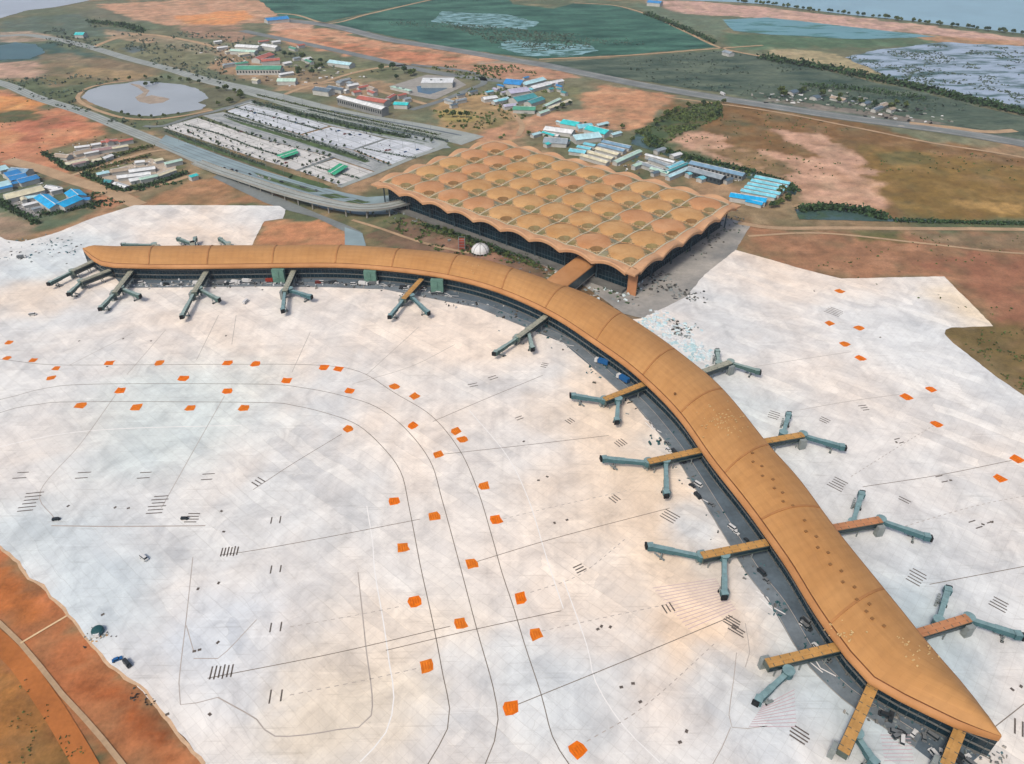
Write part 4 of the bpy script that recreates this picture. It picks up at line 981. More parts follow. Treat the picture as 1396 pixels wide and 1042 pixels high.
# soffit, glass walls, columns, floor bands
INS = 13.0
mb = MB(); mb.hexa([HP(INS-4, INS-4, 22.6), HP(LEN-INS+4, INS-4, 22.6), HP(LEN-INS+4, DEP-INS+4, 22.6), HP(INS-4, DEP-INS+4, 22.6)], [HP(INS-4, INS-4, 23), HP(LEN-INS+4, INS-4, 23), HP(LEN-INS+4, DEP-INS+4, 23), HP(INS-4, DEP-INS+4, 23)])
mb.build('soffit', MAT['soffit'], hall)
cor = [HP(INS, INS, 0), HP(LEN-INS, INS, 0), HP(LEN-INS, DEP-INS, 0), HP(INS, DEP-INS, 0)]
for k in range(4):
    a, b = cor[k], cor[(k+1) % 4]; out = Vector(((b-a).y, -(b-a).x, 0)).normalized()
    nb = NX if k % 2 == 0 else NY
    for q in range(nb):
        p, r_ = a.lerp(b, q/nb), a.lerp(b, (q+1)/nb); up_ = Vector((0, 0, 23))
        mb = MB(); mb.quad(p, r_, r_+up_, p+up_); mb.build('glass_wall', MAT['glass'], hall)
        ml = MB()
        for i in range(10):
            c = p.lerp(r_, i/10)+out*.2; ml.box((c.x, c.y, 0), (.3, .3, 22.6), math.atan2(e1.y, e1.x))
        for z0 in (5.5, 11.0, 17.0): ml.beam(p+out*.3+Vector((0, 0, z0)), r_+out*.3+Vector((0, 0, z0)), .5, .5)
        ml.build('mullion', MAT['mullion_dk'], hall, kind='stuff')
for i in range(NX+1):
    for y in (BORD, DEP-BORD):
        p = HP(BORD+mx*i, y, 0); mb = MB(); mb.cyl((p.x, p.y, 0), .7, 18, 10); mb.cyl((p.x, p.y, 18), .7, 6, 10, r2=2.4)
        mb.build('column', MAT['mullion_dk'], hall)
for j in range(1, NY):
    for x in (BORD, LEN-BORD):
        p = HP(x, BORD+my*j, 0); mb = MB(); mb.cyl((p.x, p.y, 0), .7, 18, 10); mb.cyl((p.x, p.y, 18), .7, 6, 10, r2=2.4)
        mb.build('column', MAT['mullion_dk'], hall)
mb = MB(); p = HP(LEN-6, 8, 0); mb.box((p.x, p.y, 0), (9, 1.2, 20), math.atan2(e1.y, e1.x)); mb.build('end_wall', MAT['bridge_red'], hall)
mb = MB(); a, b = HP(INS-2, 7, 0), HP(LEN-INS, 7, 0); mb.beam(a, b, 7, 3.2); mb.build('podium', MAT['concrete_dk'], hall)

# covered link between hall and concourse
p0, p1 = G(756, 386, 17), G(803, 350, 17)
tv = (p1-p0).normalized(); p1 = p1 + tv*26; p0 = p0 - tv*6; nv = Vector((-tv.y, tv.x, 0))
lk = thing('link_bridge', 'tan roofed covered link between the domed hall and the curved concourse', 'walkway', ((p0.x+p1.x)/2, (p0.y+p1.y)/2, 0))
rows = []
for f in (0, .25, .5, .75, 1):
    c = p0.lerp(p1, f); rows.append([Vector((c.x, c.y, 0))+nv*x+Vector((0, 0, z)) for x, z in ((-10.5, 14.6), (-10.5, 15.6), (-8, 17), (-3, 18), (3, 18), (8, 17), (10.5, 15.6), (10.5, 14.6))])
grid(rows).build('roof', MAT['roof_rim'], lk)
for s in (-1, 1):
    mb = MB(); a = p0+nv*9.4*s; b = p1+nv*9.4*s
    mb.beam((a.x, a.y, 5.5), (b.x, b.y, 5.5), .4, 9.2); mb.build('glass_wall', MAT['glass2'] if s < 0 else MAT['bridge_red'], lk)
mb = MB(); mb.beam((p0.x, p0.y, 4.6), (p1.x, p1.y, 4.6), 20, .9); mb.build('deck', MAT['concrete'], lk)
for f in (.15, .5, .85):
    for s in (-1, 1):
        c = p0.lerp(p1, f)+nv*7*s; mb = MB(); mb.cyl((c.x, c.y, -.5), .8, 5.1, 8); mb.build('column', MAT['concrete'], lk)

# ------------------------------------------------------------------ elevated departure road
epx = [(268,221,.6),(300,233,3),(340,246,5.5),(380,259,7.5),(420,270,9),(455,278,9.5),(488,283,9.5),(520,282,9.5),(550,276,9.5),(580,267,9.5),(606,262,9.5)]
ep = spline([G(a, b, z) for a, b, z in epx], 6)
er = thing('elevated_road', 'curved grey elevated departure road on columns sweeping under the left corner of the hall', 'viaduct', (ep[len(ep)//2].x, ep[len(ep)//2].y, 0))
def along(pts, offs, z0, z1, name, mat, root, wd):
    mb = MB(); L = []
    for i, p in enumerate(pts):
        t = pts[min(i+1, len(pts)-1)]-pts[max(i-1, 0)]; t.z = 0; t.normalize(); n = Vector((-t.y, t.x, 0))
        L.append((p+n*(offs-wd/2), p+n*(offs+wd/2)))
    for (a, b), (c, d_) in zip(L, L[1:]):
        mb.hexa([a+Vector((0, 0, z0)), b+Vector((0, 0, z0)), d_+Vector((0, 0, z0)), c+Vector((0, 0, z0))][::-1], [a+Vector((0, 0, z1)), b+Vector((0, 0, z1)), d_+Vector((0, 0, z1)), c+Vector((0, 0, z1))][::-1])
    return mb.build(name, mat, root)
along(ep, 0, -1.3, 0, 'deck', MAT['road'], er, 15)
for s in (-1, 1): along(ep, 7.3*s, 0.003, 1.1, 'parapet', MAT['concrete'], er, .4)
along(ep, 0, .003, .25, 'median_kerb', MAT['concrete_dk'], er, .8)
es = cum(ep); x = 60
while x < es[-1]:
    p = at_s(ep, es, x); t = (at_s(ep, es, x+1)-p); n = Vector((-t.y, t.x, 0)).normalized()
    if p.z > 3:
        for s in (-1, 1):
            c = p+n*4.5*s; mb = MB(); mb.cyl((c.x, c.y, -.5), .8, p.z-.8, 8); mb.build('column', MAT['concrete'], er)
    x += 22

# ------------------------------------------------------------------ jet bridges
def tunnel_parts(root, a, b, mats, z=4.6, wheel=.72):
    """rotunda at a, two nested tunnel sections, wheel bogie, cab at b"""
    top, side = mats
    d_ = Vector((b.x-a.x, b.y-a.y, 0)); L = d_.length; t = d_.normalized(); n = Vector((-t.y, t.x, 0)); ang = math.atan2(t.y, t.x)
    mb = MB(); mb.cyl((a.x, a.y, z-.3), 2.6, 3.9, 12, 0); mb.cyl((a.x, a.y, z+3.6), 2.9, .3, 12, 1); mb.cyl((a.x, a.y, 0), .7, z-.3, 8, 2)
    mb.build('rotunda', [side, top, MAT['steel']], root)
    p1, p2 = a+t*2.2, a+t*(L*.55)
    mb = MB(); mb.beam((p1.x, p1.y, z), (p2.x, p2.y, z), 2.4, 2.6, 0, 1); mb.build('inner_tunnel', [side, top], root)
    p3, p4 = a+t*(L*.5), a+t*(L-2.2)
    mb = MB(); mb.beam((p3.x, p3.y, z-.25), (p4.x, p4.y, z-.25), 2.8, 3.0, 0, 1)
    for k in range(5):
        c = p3.lerp(p4, (k+.5)/5); mb.box((c.x, c.y, z+2.75), (.35, 2.9, .12), ang, 1)
    mb.build('outer_tunnel', [side, top], root)
    c = a+t*(L-1.6); mb = MB(); mb.box((c.x, c.y, z-.4), (3.3, 3.5, 3.5), ang+R(18), 0, 1); mb.box((c.x+t.x*2.3, c.y+t.y*2.3, z-.2), (1.0, 3.1, 3.1), ang+R(18), 2); mb.build('cab', [side, top, MAT['rubber']], root)
    c = a+t*(L*wheel); mb = MB()
    for s in (-1, 1):
        q = c+n*1.7*s; mb.box((q.x, q.y, .6), (.5, .5, z-.8), ang, 0)
    mb.box((c.x, c.y, .55), (1.0, 5.0, .5), ang, 0)
    for s in (-1, 1):
        q = c+n*2.1*s; mb.box((q.x, q.y, 0), (1.3, .7, 1.1), ang, 1)
    mb.build('wheel_bogie', [MAT['steel'], MAT['rubber']], root)
    q0 = p4-t*2.5+n*2.6; q1 = q0-t*6
    mb = MB()
    for k in range(6):
        q = q0.lerp(q1, k/6); mb.box((q.x, q.y, (z-.2)*(1-k/6)-.2), (1.1, 1.3, .2), ang)
    mb.build('stair', MAT['steel'], root)
def jet_bridge(label, walk, tuns, roof, tm=('tunnel_lt', 'tunnel'), zt=9.0, kind=None):
    a, b = [G(p[0], p[1], zt) for p in walk]; root = thing('jet_bridge', label, 'jet bridge', (b.x, b.y, 0), 'jet bridges along the concourse')
    t = Vector((b.x-a.x, b.y-a.y, 0)).normalized(); n = Vector((-t.y, t.x, 0)); L = (b-a).length; ang = math.atan2(t.y, t.x)
    a = a - t*4
    mb = MB(); mb.beam((a.x, a.y, 4.6), (b.x, b.y, 4.6), 4.4, 4.0); mb.build('walkway', MAT['bridge_side'], root)
    mb = MB(); mb.beam((a.x, a.y, 8.6), (b.x, b.y, 8.6), 4.7, .45)
    mb.beam((a.x, a.y, 9.05), (b.x, b.y, 9.05), 1.6, .2); mb.build('walkway_roof', MAT[roof], root)
    for sgn in (-1, 1):
        q0, q1 = a+n*2.26*sgn, b+n*2.56*sgn; mb = MB(); mb.beam((q0.x, q0.y, 5.9), (q1.x, q1.y, 5.9), .14, 1.7); mb.build('window_band', MAT['glass'], root)
    mb = MB(); nr = max(3, int(L/4))
    for k in range(nr):
        c = a.lerp(b, (k+.5)/nr); mb.box((c.x, c.y, 9.06), (.3, 4.6, .1), ang)
    mb.build('roof_rib', MAT['bridge_side'], root, kind='stuff')
    nc = max(2, int(L/9)); 
    for k in range(nc):
        c = a.lerp(b, (k+.7)/nc); mb = MB()
        for s in (-1, 1):
            q = c+n*2.0*s; mb.box((q.x, q.y, 0), (.5, .5, 4.6), ang)
        mb.box((c.x, c.y, 4.0), (.45, 4.4, .55), ang)
        mb.build('support_frame', MAT['steel'], root)
    c = b - t*1.5 - n*3.6; mb = MB(); mb.box((c.x, c.y, 0), (4.2, 2.4, 7.4), ang); mb.build('stair_tower', MAT['steel'], root)
    for a2, b2 in tuns:
        tunnel_parts(root, G(a2[0], a2[1], 7.5).xy.to_3d(), G(b2[0], b2[1], 7.5).xy.to_3d(), (MAT[tm[0]], MAT[tm[1]]))
    return root
LT = ('tunnel_lt', 'tunnel'); GT = ('tunnel_gr', 'tunnel_gd')
jet_bridge('grey green jet bridge at the pointed left tip of the concourse', ((124,357),(98,369)), [((98,369),(66,385))], 'bridge_grey', GT)
jet_bridge('grey green jet bridge with a green tunnel just in front of the left tip', ((144,370),(110,383)), [((110,383),(93,399))], 'bridge_grey', GT)
jet_bridge('forked grey jet bridge with a dark tunnel, first with two arms from the left tip', ((177,371),(156,398)), [((156,398),(136,419)), ((165,392),(190,402))], 'bridge_grey', GT)
jet_bridge('forked grey jet bridge on the left arm, second of the forked ones from the tip', ((281,370),(264,398)), [((264,398),(247,430)), ((272,393),(298,407))], 'bridge_grey', GT)
jet_bridge('forked jet bridge with a pale tunnel beside the first green stair core', ((400,369),(388,396)), [((388,396),(385,422)), ((395,394),(424,403))], 'bridge_grey', LT)
jet_bridge('forked tan jet bridge between the second and third green stair cores', ((572,383),(550,407)), [((550,407),(531,430)), ((561,403),(584,425))], 'bridge_tan')
jet_bridge('forked olive jet bridge where the concourse begins to bend towards the viewer', ((741,433),(706,459)), [((706,459),(674,480)), ((720,450),(726,474))], 'bridge_grey', GT)
jet_bridge('tan jet bridge beside the blue trucks with a short green lower tunnel', ((876,524),(824,544)), [((824,544),(779,537)), ((843,544),(841,573))], 'bridge_tan', LT)
jet_bridge('orange roofed jet bridge on the inner side opposite the one with two short upright tunnels', ((952,614),(884,629)), [((884,629),(821,623)), ((908,628),(909,673))], 'bridge_tan')
jet_bridge('orange roofed jet bridge with a pale upright tunnel beside the pink hatched paving', ((1037,741),(957,757)), [((957,757),(883,742)), ((988,757),(988,811))], 'bridge_tan', LT)
jet_bridge('long orange walkway bridge with one blue tunnel pointing down left', ((1140,882),(1046,904)), [((1075,915),(1032,955))], 'bridge_tan', LT)
jet_bridge('steep orange bridge near the bottom edge with a blue tunnel on its right side', ((1187,942),(1150,1025)), [((1168,1000),(1196,1042))], 'bridge_tan')
jet_bridge('orange walkway bridge leaving the frame below the right tip of the concourse', ((1307,1000),(1290,1044)), [((1290,1044),(1270,1080))], 'bridge_tan')
jet_bridge('grey walkway bridge by the white plastic sheeting on the outer side', ((962,505),(996,493)), [((996,493),(1036,505)), ((980,495),(978,476))], 'bridge_grey', GT)
jet_bridge('outer bridge with orange roof and two upright pale tunnels', ((1044,601),(1095,592)), [((1095,592),(1152,608)), ((1068,590),(1076,562))], 'bridge_tan')
jet_bridge('red roofed outer bridge with an upright teal tunnel', ((1138,719),(1201,708)), [((1201,708),(1269,731)), ((1163,712),(1176,670))], 'bridge_red')
jet_bridge('outer bridge with tan to red roof nearest the right tip of the concourse', ((1256,862),(1321,842)), [((1321,842),(1394,865)), ((1280,846),(1294,800))], 'bridge_red')
jet_bridge('low green bridge behind the left tip seen over the roof', ((216,338),(210,333)), [((210,333),(166,332))], 'bridge_grey', GT)
jet_bridge('low dark bridge behind the roof with two short arms', ((262,338),(262,331)), [((262,331),(242,324)), ((263,331),(266,323))], 'bridge_grey', GT)
jet_bridge('low bridge behind the roof next to the bare red soil', ((312,338),(311,332)), [((311,332),(299,324))], 'bridge_grey', GT)

# ------------------------------------------------------------------ buildings
def shed(label, x0, y0, x1, y1, w_, h, roof, group=None, name='shed', wall=0, cat='shed', openings=False, flat=False, world=None):
    a, b = (Vector(world[0]), Vector(world[1])) if world else (G(x0, y0, h), G(x1, y1, h)); a.z = b.z = 0
    t = (b-a); L = t.length; t.normalize(); n = Vector((-t.y, t.x, 0)); c = (a+b)/2
    root = thing(name, label, cat, c, group); ang = math.atan2(t.y, t.x)
    mb = MB(); mb.box((c.x, c.y, -.7), (L-.8, w_-.8, h+.7), ang)
    if not flat:
        for e in (a+t*.4, b-t*.4):
            mb.poly([e-n*(w_/2-.4)+Vector((0, 0, h)), e+n*(w_/2-.4)+Vector((0, 0, h)), e+Vector((0, 0, h+w_*.16))])
    mb.build('wall', WALL[wall], root)
    mb = MB(); rz = h + (w_*.17 if not flat else .5)
    if flat:
        mb.box((c.x, c.y, h), (L, w_, .5), ang)
        mb.build('roof', RM[roof], root)
        if L > 30:
            for f in (.3, .62):
                q = a.lerp(b, f); m2 = MB(); m2.box((q.x, q.y, h+.5), (4, 3, 1.6), ang); m2.build('roof_unit', MAT['steel'], root)
    else:
        for s in (-1, 1):
            e0, e1_ = a-t*.5+n*s*(w_/2+.4), b+t*.5+n*s*(w_/2+.4)
            q = [e0+Vector((0, 0, h-.15)), e1_+Vector((0, 0, h-.15)), b+t*.5+Vector((0, 0, rz)), a-t*.5+Vector((0, 0, rz))]
            if s > 0: q = q[::-1]
            mb.hexa(q, [p+Vector((0, 0, .15)) for p in q])
        mb.build('roof', RM[roof], root)
        if L > 18:
            m2 = MB(); p, q = a+Vector((0, 0, rz+.1)), b+Vector((0, 0, rz+.1)); m2.beam(p, q, .8, .25); m2.build('ridge_cap', RM['white' if roof != 'white' else 'grey'], root)
    if openings:
        k = max(2, int(L/5))
        for i in range(k):
            for s in (-1, 1):
                q = a.lerp(b, (i+.5)/k)+n*s*(w_/2-.38); m2 = MB(); m2.box((q.x, q.y, h*.35), (2.6, .3, h*.4), ang); m2.build('window', MAT['cargl'], root)
    return root
CB = 'sheds in the camp behind the hall'
rowA = 'cream roofed shed in the tight row of parallel sheds right behind the domed roof'
rowB = 'blue shed in the row of five parallel sheds at the right end of the camp'
SH = [
 ('turquoise roofed shed at the far top of the camp behind the hall',768,166,790,170,20,5,'turq'),
 ('sky blue shed between the two turquoise roofs of the camp',786,173,806,171,18,5,'cyan'),
 ('bright turquoise roofed hall at the far right of the upper camp roofs',802,174,830,181,20,6,'turq'),
 ('pale cyan hall in the middle of the camp in front of the turquoise roofs',781,188,816,184,22,6,'pale'),
 ('white roofed shed at the upper left end of the camp',744,175,782,180,18,5,'white'),
 ('grey roofed shed with dark yard at the left end of the camp',742,191,774,193,22,5,'grey'),
 ('small white hut between the white and the grey shed',748,182,762,185,8,4,'white'),
 (rowA,793,211,829,221.5,9,4.5,'cream',CB),(rowA,802,206.5,836,216,9,4.5,'cream',CB),(rowA,813,202,844,210.5,9,4.5,'cream',CB),
 ('steel blue shed fourth in the row behind the hall, next to a cream one',817,197,852,205.5,10,4.5,'steelblue',CB),('far steel blue shed ending the row behind the hall',822,192.5,860,201,10,4.5,'steelblue',CB),
 ('cyan roofed hut at the left foot of the row behind the hall',777,204.5,799,207.5,12,4.5,'cyan',CB),('cyan hut one step up from the lowest cyan hut',788,199.5,806,203,9,4.5,'cyan',CB),('cyan hut touching the pale cyan hall',797,195.5,812,198.5,9,4.5,'cyan',CB),
 ('mint roofed shed lying across the end of the cream rows',838,221,872,205.5,8,4.5,'mint',CB),
 ('narrow white shed beside the canal with a dark gap before it',881,210.5,920,221,7,5,'white',CB),
 ('grey roofed shed left of the cyan slanting sheds',870,221,904,232,9,4.5,'grey',CB),('grey shed in front of the narrow white one',886,216.5,914,226,9,4.5,'grey',CB),('mint hut close to the hall roof edge',888,229,912,236,8,4,'mint',CB),
 ('pale cyan shed slanting up from the hall roof, nearest of three',910,241,941,228,7,4.5,'pale',CB),('teal shed slanting beside the pale cyan one, middle of three',906,235,936,222.5,7,4.5,'teal',CB),('short cyan slanting shed, farthest of three',910,229,930,220.5,7,4.5,'cyan',CB),
 ('long grey blue barrack along the canal',942,221.5,1015,238.5,12,6,'steelblue',CB,'barrack',1,True),('grey barrack with dark open front above the hall edge',940,230,987,242.5,15,7,'grey',CB,'barrack',2,True),
 (rowB,1030,240.5,1077,250,8.5,4.5,'cyan',CB),(rowB,1025,245.5,1073,255,8.5,4.5,'cyan',CB),(rowB,1020,250,1069,259.5,8.5,4.5,'cyan',CB),(rowB,1016,254.5,1064,264,8.5,4.5,'cyan',CB),(rowB,1011,259,1058,268,8.5,4.5,'cyan',CB),
 ('bright blue roofed hall at the right corner of the domed roof',996,265.5,1045,273,14,5.5,'bright',CB),('small bright blue lean-to below the bright blue hall',1018,273,1040,278,9,4,'bright',CB),
 # upper camp
 ('deep blue roofed shed in the upper camp',690,111.5,713,113.5,28,6,'blue'),('pale cyan shed right of the deep blue roof',711,115,740,107.5,17,5,'pale'),('white slanting shed in the middle of the upper camp',723,120,747,113.5,17,5,'white'),('white slanting shed at the upper right tip of the upper camp',747,113.5,766,109.5,12,5,'white'),
 ('broad pale lavender roof at the centre of the upper camp',692,125.5,718,122,24,6,'lav'),('white hut at the left corner of the upper camp',658,134.5,676,132,14,5,'white'),('pale hut below the left white hut',672,138.5,692,133.5,10,5,'pale'),('teal roofed hall in the lower upper camp',699,136.5,727,130.5,24,6,'teal'),('teal shed right of the teal hall',719,140.5,738,134,16,5,'teal'),
 ('green roofed shed along the front of the upper camp',700,147.5,730,148.5,18,5,'green'),('lavender hut left of the green roofed shed',686,144.5,704,142.5,12,5,'lav'),
 ('long thin pale shed alone on grass, upper of two',742,144.5,763,134.5,7,4.5,'mint'),('long thin pale shed alone on grass, lower of two',747,147.5,777,136.5,8,4.5,'cream'),('short olive green shed at the foot of the two thin sheds',734,154.5,747,150,8,4,'mint'),
 # middle
 ('long white roofed building with grey front beside the car parks',464,132,525,148,15,11,'white',None,'long_building',1,True),('brown red roofed block behind the long white building',490,133,528,139,18,7,'red'),('small red roof at the corner behind the long white building',528,134,537,129,8,6,'red'),
 ('teal tent roof right of the long white building',538,141,557,142,14,6,'turq'),('dark slate roof cluster left of the long white building',430,121,452,124,18,7,'slate'),('slate roofed hut behind the slate cluster',448,118.5,468,122,12,6,'slate'),('pale flat roofed plant building behind the basin',575,110,618,110,34,8,'white',None,'plant_building',0,False,True),('low pale wall block on the left of the basin',534,118,560,124,8,4,'mint',None,'plant_building',0,False,True),
 ('pale cyan roofed shed beside the dark green grove',450,84,480,88,18,6,'pale'),
 ('white winged roof building by the red roofed houses',323,62.5,354,64.5,18,7,'white'),('white building right of the white winged roof',359,61.5,379,64.5,16,7,'white'),('mint roofed long shed below the white winged roof',315,68.5,349,70.5,14,6,'mint'),
 ('red roofed house, upper of the two',348,81,368,74,20,7,'red'),('red roofed house, lower of the two',356,83,381,81,16,7,'red'),('long green fronted building below the red roofs',324,93,384,93,24,9,'green',None,'long_building',0,True),('mint white shed near the highway',379,109.5,404,109.5,18,6,'mint'),('small cream hut left of the mint white shed',345,108.5,353,109.5,10,5,'cream'),
 ('blue roofed shed far away by the embankment road',362,27.5,392,24.5,26,7,'blue'),('distant blue roofed store on the bare dike by the lake',884,2.5,902,4,24,8,'blue'),('turquoise roof far off beside the highway',104,46.5,116,46.5,20,6,'turq'),('pale store far off in the scrub field',988,70,998,73,14,6,'grey'),
 # left camps
 ('pale blue roof cut by the left frame edge',-4,231,8,228,17,5,'pale'),('blue shed upper left in the blue camp',6,239,25,234,17,5,'blue'),('blue shed in the middle of the blue camp',12,244,35,239,16,5,'blue'),('deep blue shed nearest the track in the blue camp',24,248,50,241,15,5,'blue'),('pale cyan shed low at the left frame edge',-4,253,12,249,17,5,'pale'),('pale shed at the back of the blue camp',16,231,40,233.5,14,5,'steelblue'),
 ('long cream roofed building beside the paved yard',6,269,57,256.5,18,5,'cream'),('small pale hut in front of the long cream roof',32,270,53,267,8,4,'pale'),('white hut at the right end of the long cream roof',64,254,80,257,9,4,'white'),
 ('bright blue left wing of the U shaped building',56,267.5,77,282,15,6,'bright'),('bright blue front wing of the U shaped building',79,281,105,270,18,6,'bright'),('bright blue rear wing of the U shaped building',98,261,108,269,16,6,'bright'),('small blue annex right of the U shaped building',111,271.5,123,270.5,8,4,'blue'),
 ('cream shed in the front row of the hedged camp',89,224,119,217.5,10,4,'cream'),('pale hut in the middle of that front row',125,219.5,137,216.5,8,4,'cream'),('white hut at the right end of that front row',140,216,152,211.5,8,4,'white'),('tan roofed barrack inside the hedged camp',101,209.5,124,204.5,13,4,'tan'),('mauve roofed barrack inside the hedged camp',126,205.5,160,200.5,11,4,'mauve'),('white hut at the back of the hedged camp',102,201,122,198.5,7,4,'white'),('small white hut right of the back white hut',124,197.5,137,195.5,7,4,'white'),('red brown hut at the far corner of the hedged camp',138,193.5,160,191,8,4,'red'),('grey green hut by the left hedge corner',76,211.5,95,213.5,12,4,'tan'),
 ('lone small white hut at the back of the second hedged camp',184,221,197,219.5,8,4,'white'),('white shed at the top of the second hedged camp',176,233.5,211,228.5,11,4,'white'),('white shed in the middle of the second hedged camp',160,241.5,205,236,11,4,'white'),('white shed nearest the lower hedge',176,246,205,240,11,4,'white'),('cream shed at the right end of the second hedged camp',214,239.5,238,231,8,4,'cream'),('teal hut at the left corner of the second hedged camp',143,246.5,153,247.5,8,4,'teal'),('white hut lying across the lower left hedge corner',157,249.5,173,255,7,4,'white'),('tan shed on the pink yard of the second hedged camp',151,233.5,175,230,12,4,'tan'),
 ('teal gate shed beside the access road',258,241,268,238,8,5,'turq'),
]
def huts(n, poly, label, group, roofs, ang, seed, wr=(5, 9), lr=(9, 22)):
    r2 = random.Random(seed); P = [G(a, b) for a, b in poly]; placed = []; tries = 0
    while len(placed) < n and tries < 900:
        tries += 1; x = r2.uniform(min(p.x for p in P), max(p.x for p in P)); y = r2.uniform(min(p.y for p in P), max(p.y for p in P))
        if not inpoly(np.array([x]), np.array([y]), P)[0]: continue
        c = Vector((x, y, 0))
        if any((c-q).length < 15 for q in placed) or any((c-q).length < 15 for q in HUT_AVOID): continue
        placed.append(c); a = ang+r2.choice([0, 0, 0, math.pi/2])+r2.uniform(-.08, .08); L = r2.uniform(*lr)/2; dv = Vector((math.cos(a), math.sin(a), 0))*L
        h = r2.uniform(3.5, 5); e0, e1_ = c-dv, c+dv
        HUTS.append((label, e0, e1_, r2.uniform(*wr), h, r2.choice(roofs), group))
HUT_AVOID = []; HUTS = []
for q in SH:
    a_, b_ = G(q[1], q[2]), G(q[3], q[4]); n_ = max(1, int((b_-a_).length/12))
    HUT_AVOID += [a_.lerp(b_, i/n_) for i in range(n_+1)]
AX = math.radians(41)
huts(9, [(0,228),(40,226),(60,240),(40,252),(0,264)], 'small blue or pale hut in the blue camp at the left frame edge', 'huts in the blue camp', ['blue', 'cyan', 'pale', 'bright'], AX, 1)
huts(9, [(16,266),(70,252),(84,262),(70,276),(50,296)], 'small pale hut around the grey paved yard', 'huts around the paved yard', ['pale', 'cream', 'grey', 'white'], AX, 2)
huts(10, [(80,214),(150,188),(180,196),(150,214),(100,230)], 'small hut inside the hedged camp with cream and mauve roofs', 'huts in the first hedged camp', ['cream', 'tan', 'white', 'mauve', 'red'], AX, 3)
huts(10, [(126,240),(206,214),(246,228),(230,242),(160,256)], 'small hut inside the second hedged camp with white roofs', 'huts in the second hedged camp', ['white', 'cream', 'mint', 'pale'], AX, 4)
huts(16, [(730,186),(770,164),(830,174),(846,186),(800,194),(745,202)], 'small hut among the turquoise roofs at the upper end of the camp', 'huts at the upper end of the camp', ['turq', 'cyan', 'pale', 'white', 'teal'], AX, 5)
huts(14, [(848,214),(900,206),(1010,232),(1000,250),(930,246),(870,236)], 'small hut in the middle stretch of the camp behind the hall', 'huts in the middle of the camp', ['grey', 'white', 'cyan', 'mint', 'slate'], AX, 6)
huts(16, [(660,132),(690,108),(765,108),(770,130),(740,152),(690,148)], 'small hut in the upper camp', 'huts in the upper camp', ['cyan', 'blue', 'white', 'teal', 'lav', 'pale'], AX, 7)
huts(12, [(420,118),(470,112),(520,126),(560,136),(550,146),(450,130)], 'small dark or pale roofed hut around the long white building', 'huts around the long white building', ['slate', 'grey', 'white', 'red', 'tan'], AX, 8, (8, 12), (12, 26))
huts(16, [(290,58),(400,58),(440,84),(410,112),(330,110),(296,84)], 'small house among the red roofed buildings near the highway', 'houses near the highway', ['white', 'red', 'mint', 'grey', 'green', 'cream'], AX, 9, (8, 12), (14, 28))
huts(5, [(600,132),(650,128),(650,150),(610,150)], 'small shed on the scrub between basin and upper camp', 'sheds on the scrub by the basin', ['grey', 'mint', 'slate'], AX, 10)
huts(7, [(1060,122),(1150,130),(1240,150),(1230,160),(1100,140)], 'small hut in the clutter beside the embankment road', 'huts beside the embankment road', ['slate', 'slate', 'grey', 'tan'], AX, 11, (8, 14), (12, 26))
for s in SH: 
    s = list(s); kw = {}
    if len(s) > 8 and s[8]: kw['group'] = s[8]
    if len(s) > 9: kw['name'] = s[9]
    if len(s) > 10: kw['wall'] = s[10]
    if len(s) > 11: kw['openings'] = s[11]
    if len(s) > 12: kw['flat'] = s[12]
    if kw.get('name'): kw['cat'] = 'building'
    shed(*s[:8], **kw)
for lb, e0, e1_, w_, h_, rf, gp in HUTS: shed(lb, 0, 0, 0, 0, w_, h_, rf, gp, 'hut', 0, 'hut', world=(e0, e1_))
# green canopies standing in the car parks
for lab, q in (('pale green canopy standing across the long front car park', [(377,212),(404,203),(407,209),(386,216)]), ('emerald green canopy in the small front car park near the hall', [(446,234),(463,223),(475,227),(456,239)])):
    c4 = [G(a, b, 4) for a, b in q]; c = sum(c4, Vector())/4; root = thing('parking_canopy', lab, 'canopy', (c.x, c.y, 0), 'green canopies in the car parks')
    mb = MB(); lo = [p for p in c4]; mb.hexa(lo, [p+Vector((0, 0, .3)) for p in lo]); mb.build('roof', RM['emerald'], root)
    mb = MB(); m_ = [(c4[0]+c4[3])/2, (c4[1]+c4[2])/2]; mb.beam(m_[0]+Vector((0, 0, .3)), m_[1]+Vector((0, 0, .3)), 1.2, .3); mb.build('ridge_cap', RM['white'], root)
    for p in c4:
        r_ = p.lerp(c, .08); mb = MB(); mb.box((r_.x, r_.y, -.3), (.4, .4, 4.4)); mb.build('post', MAT['steel'], root)
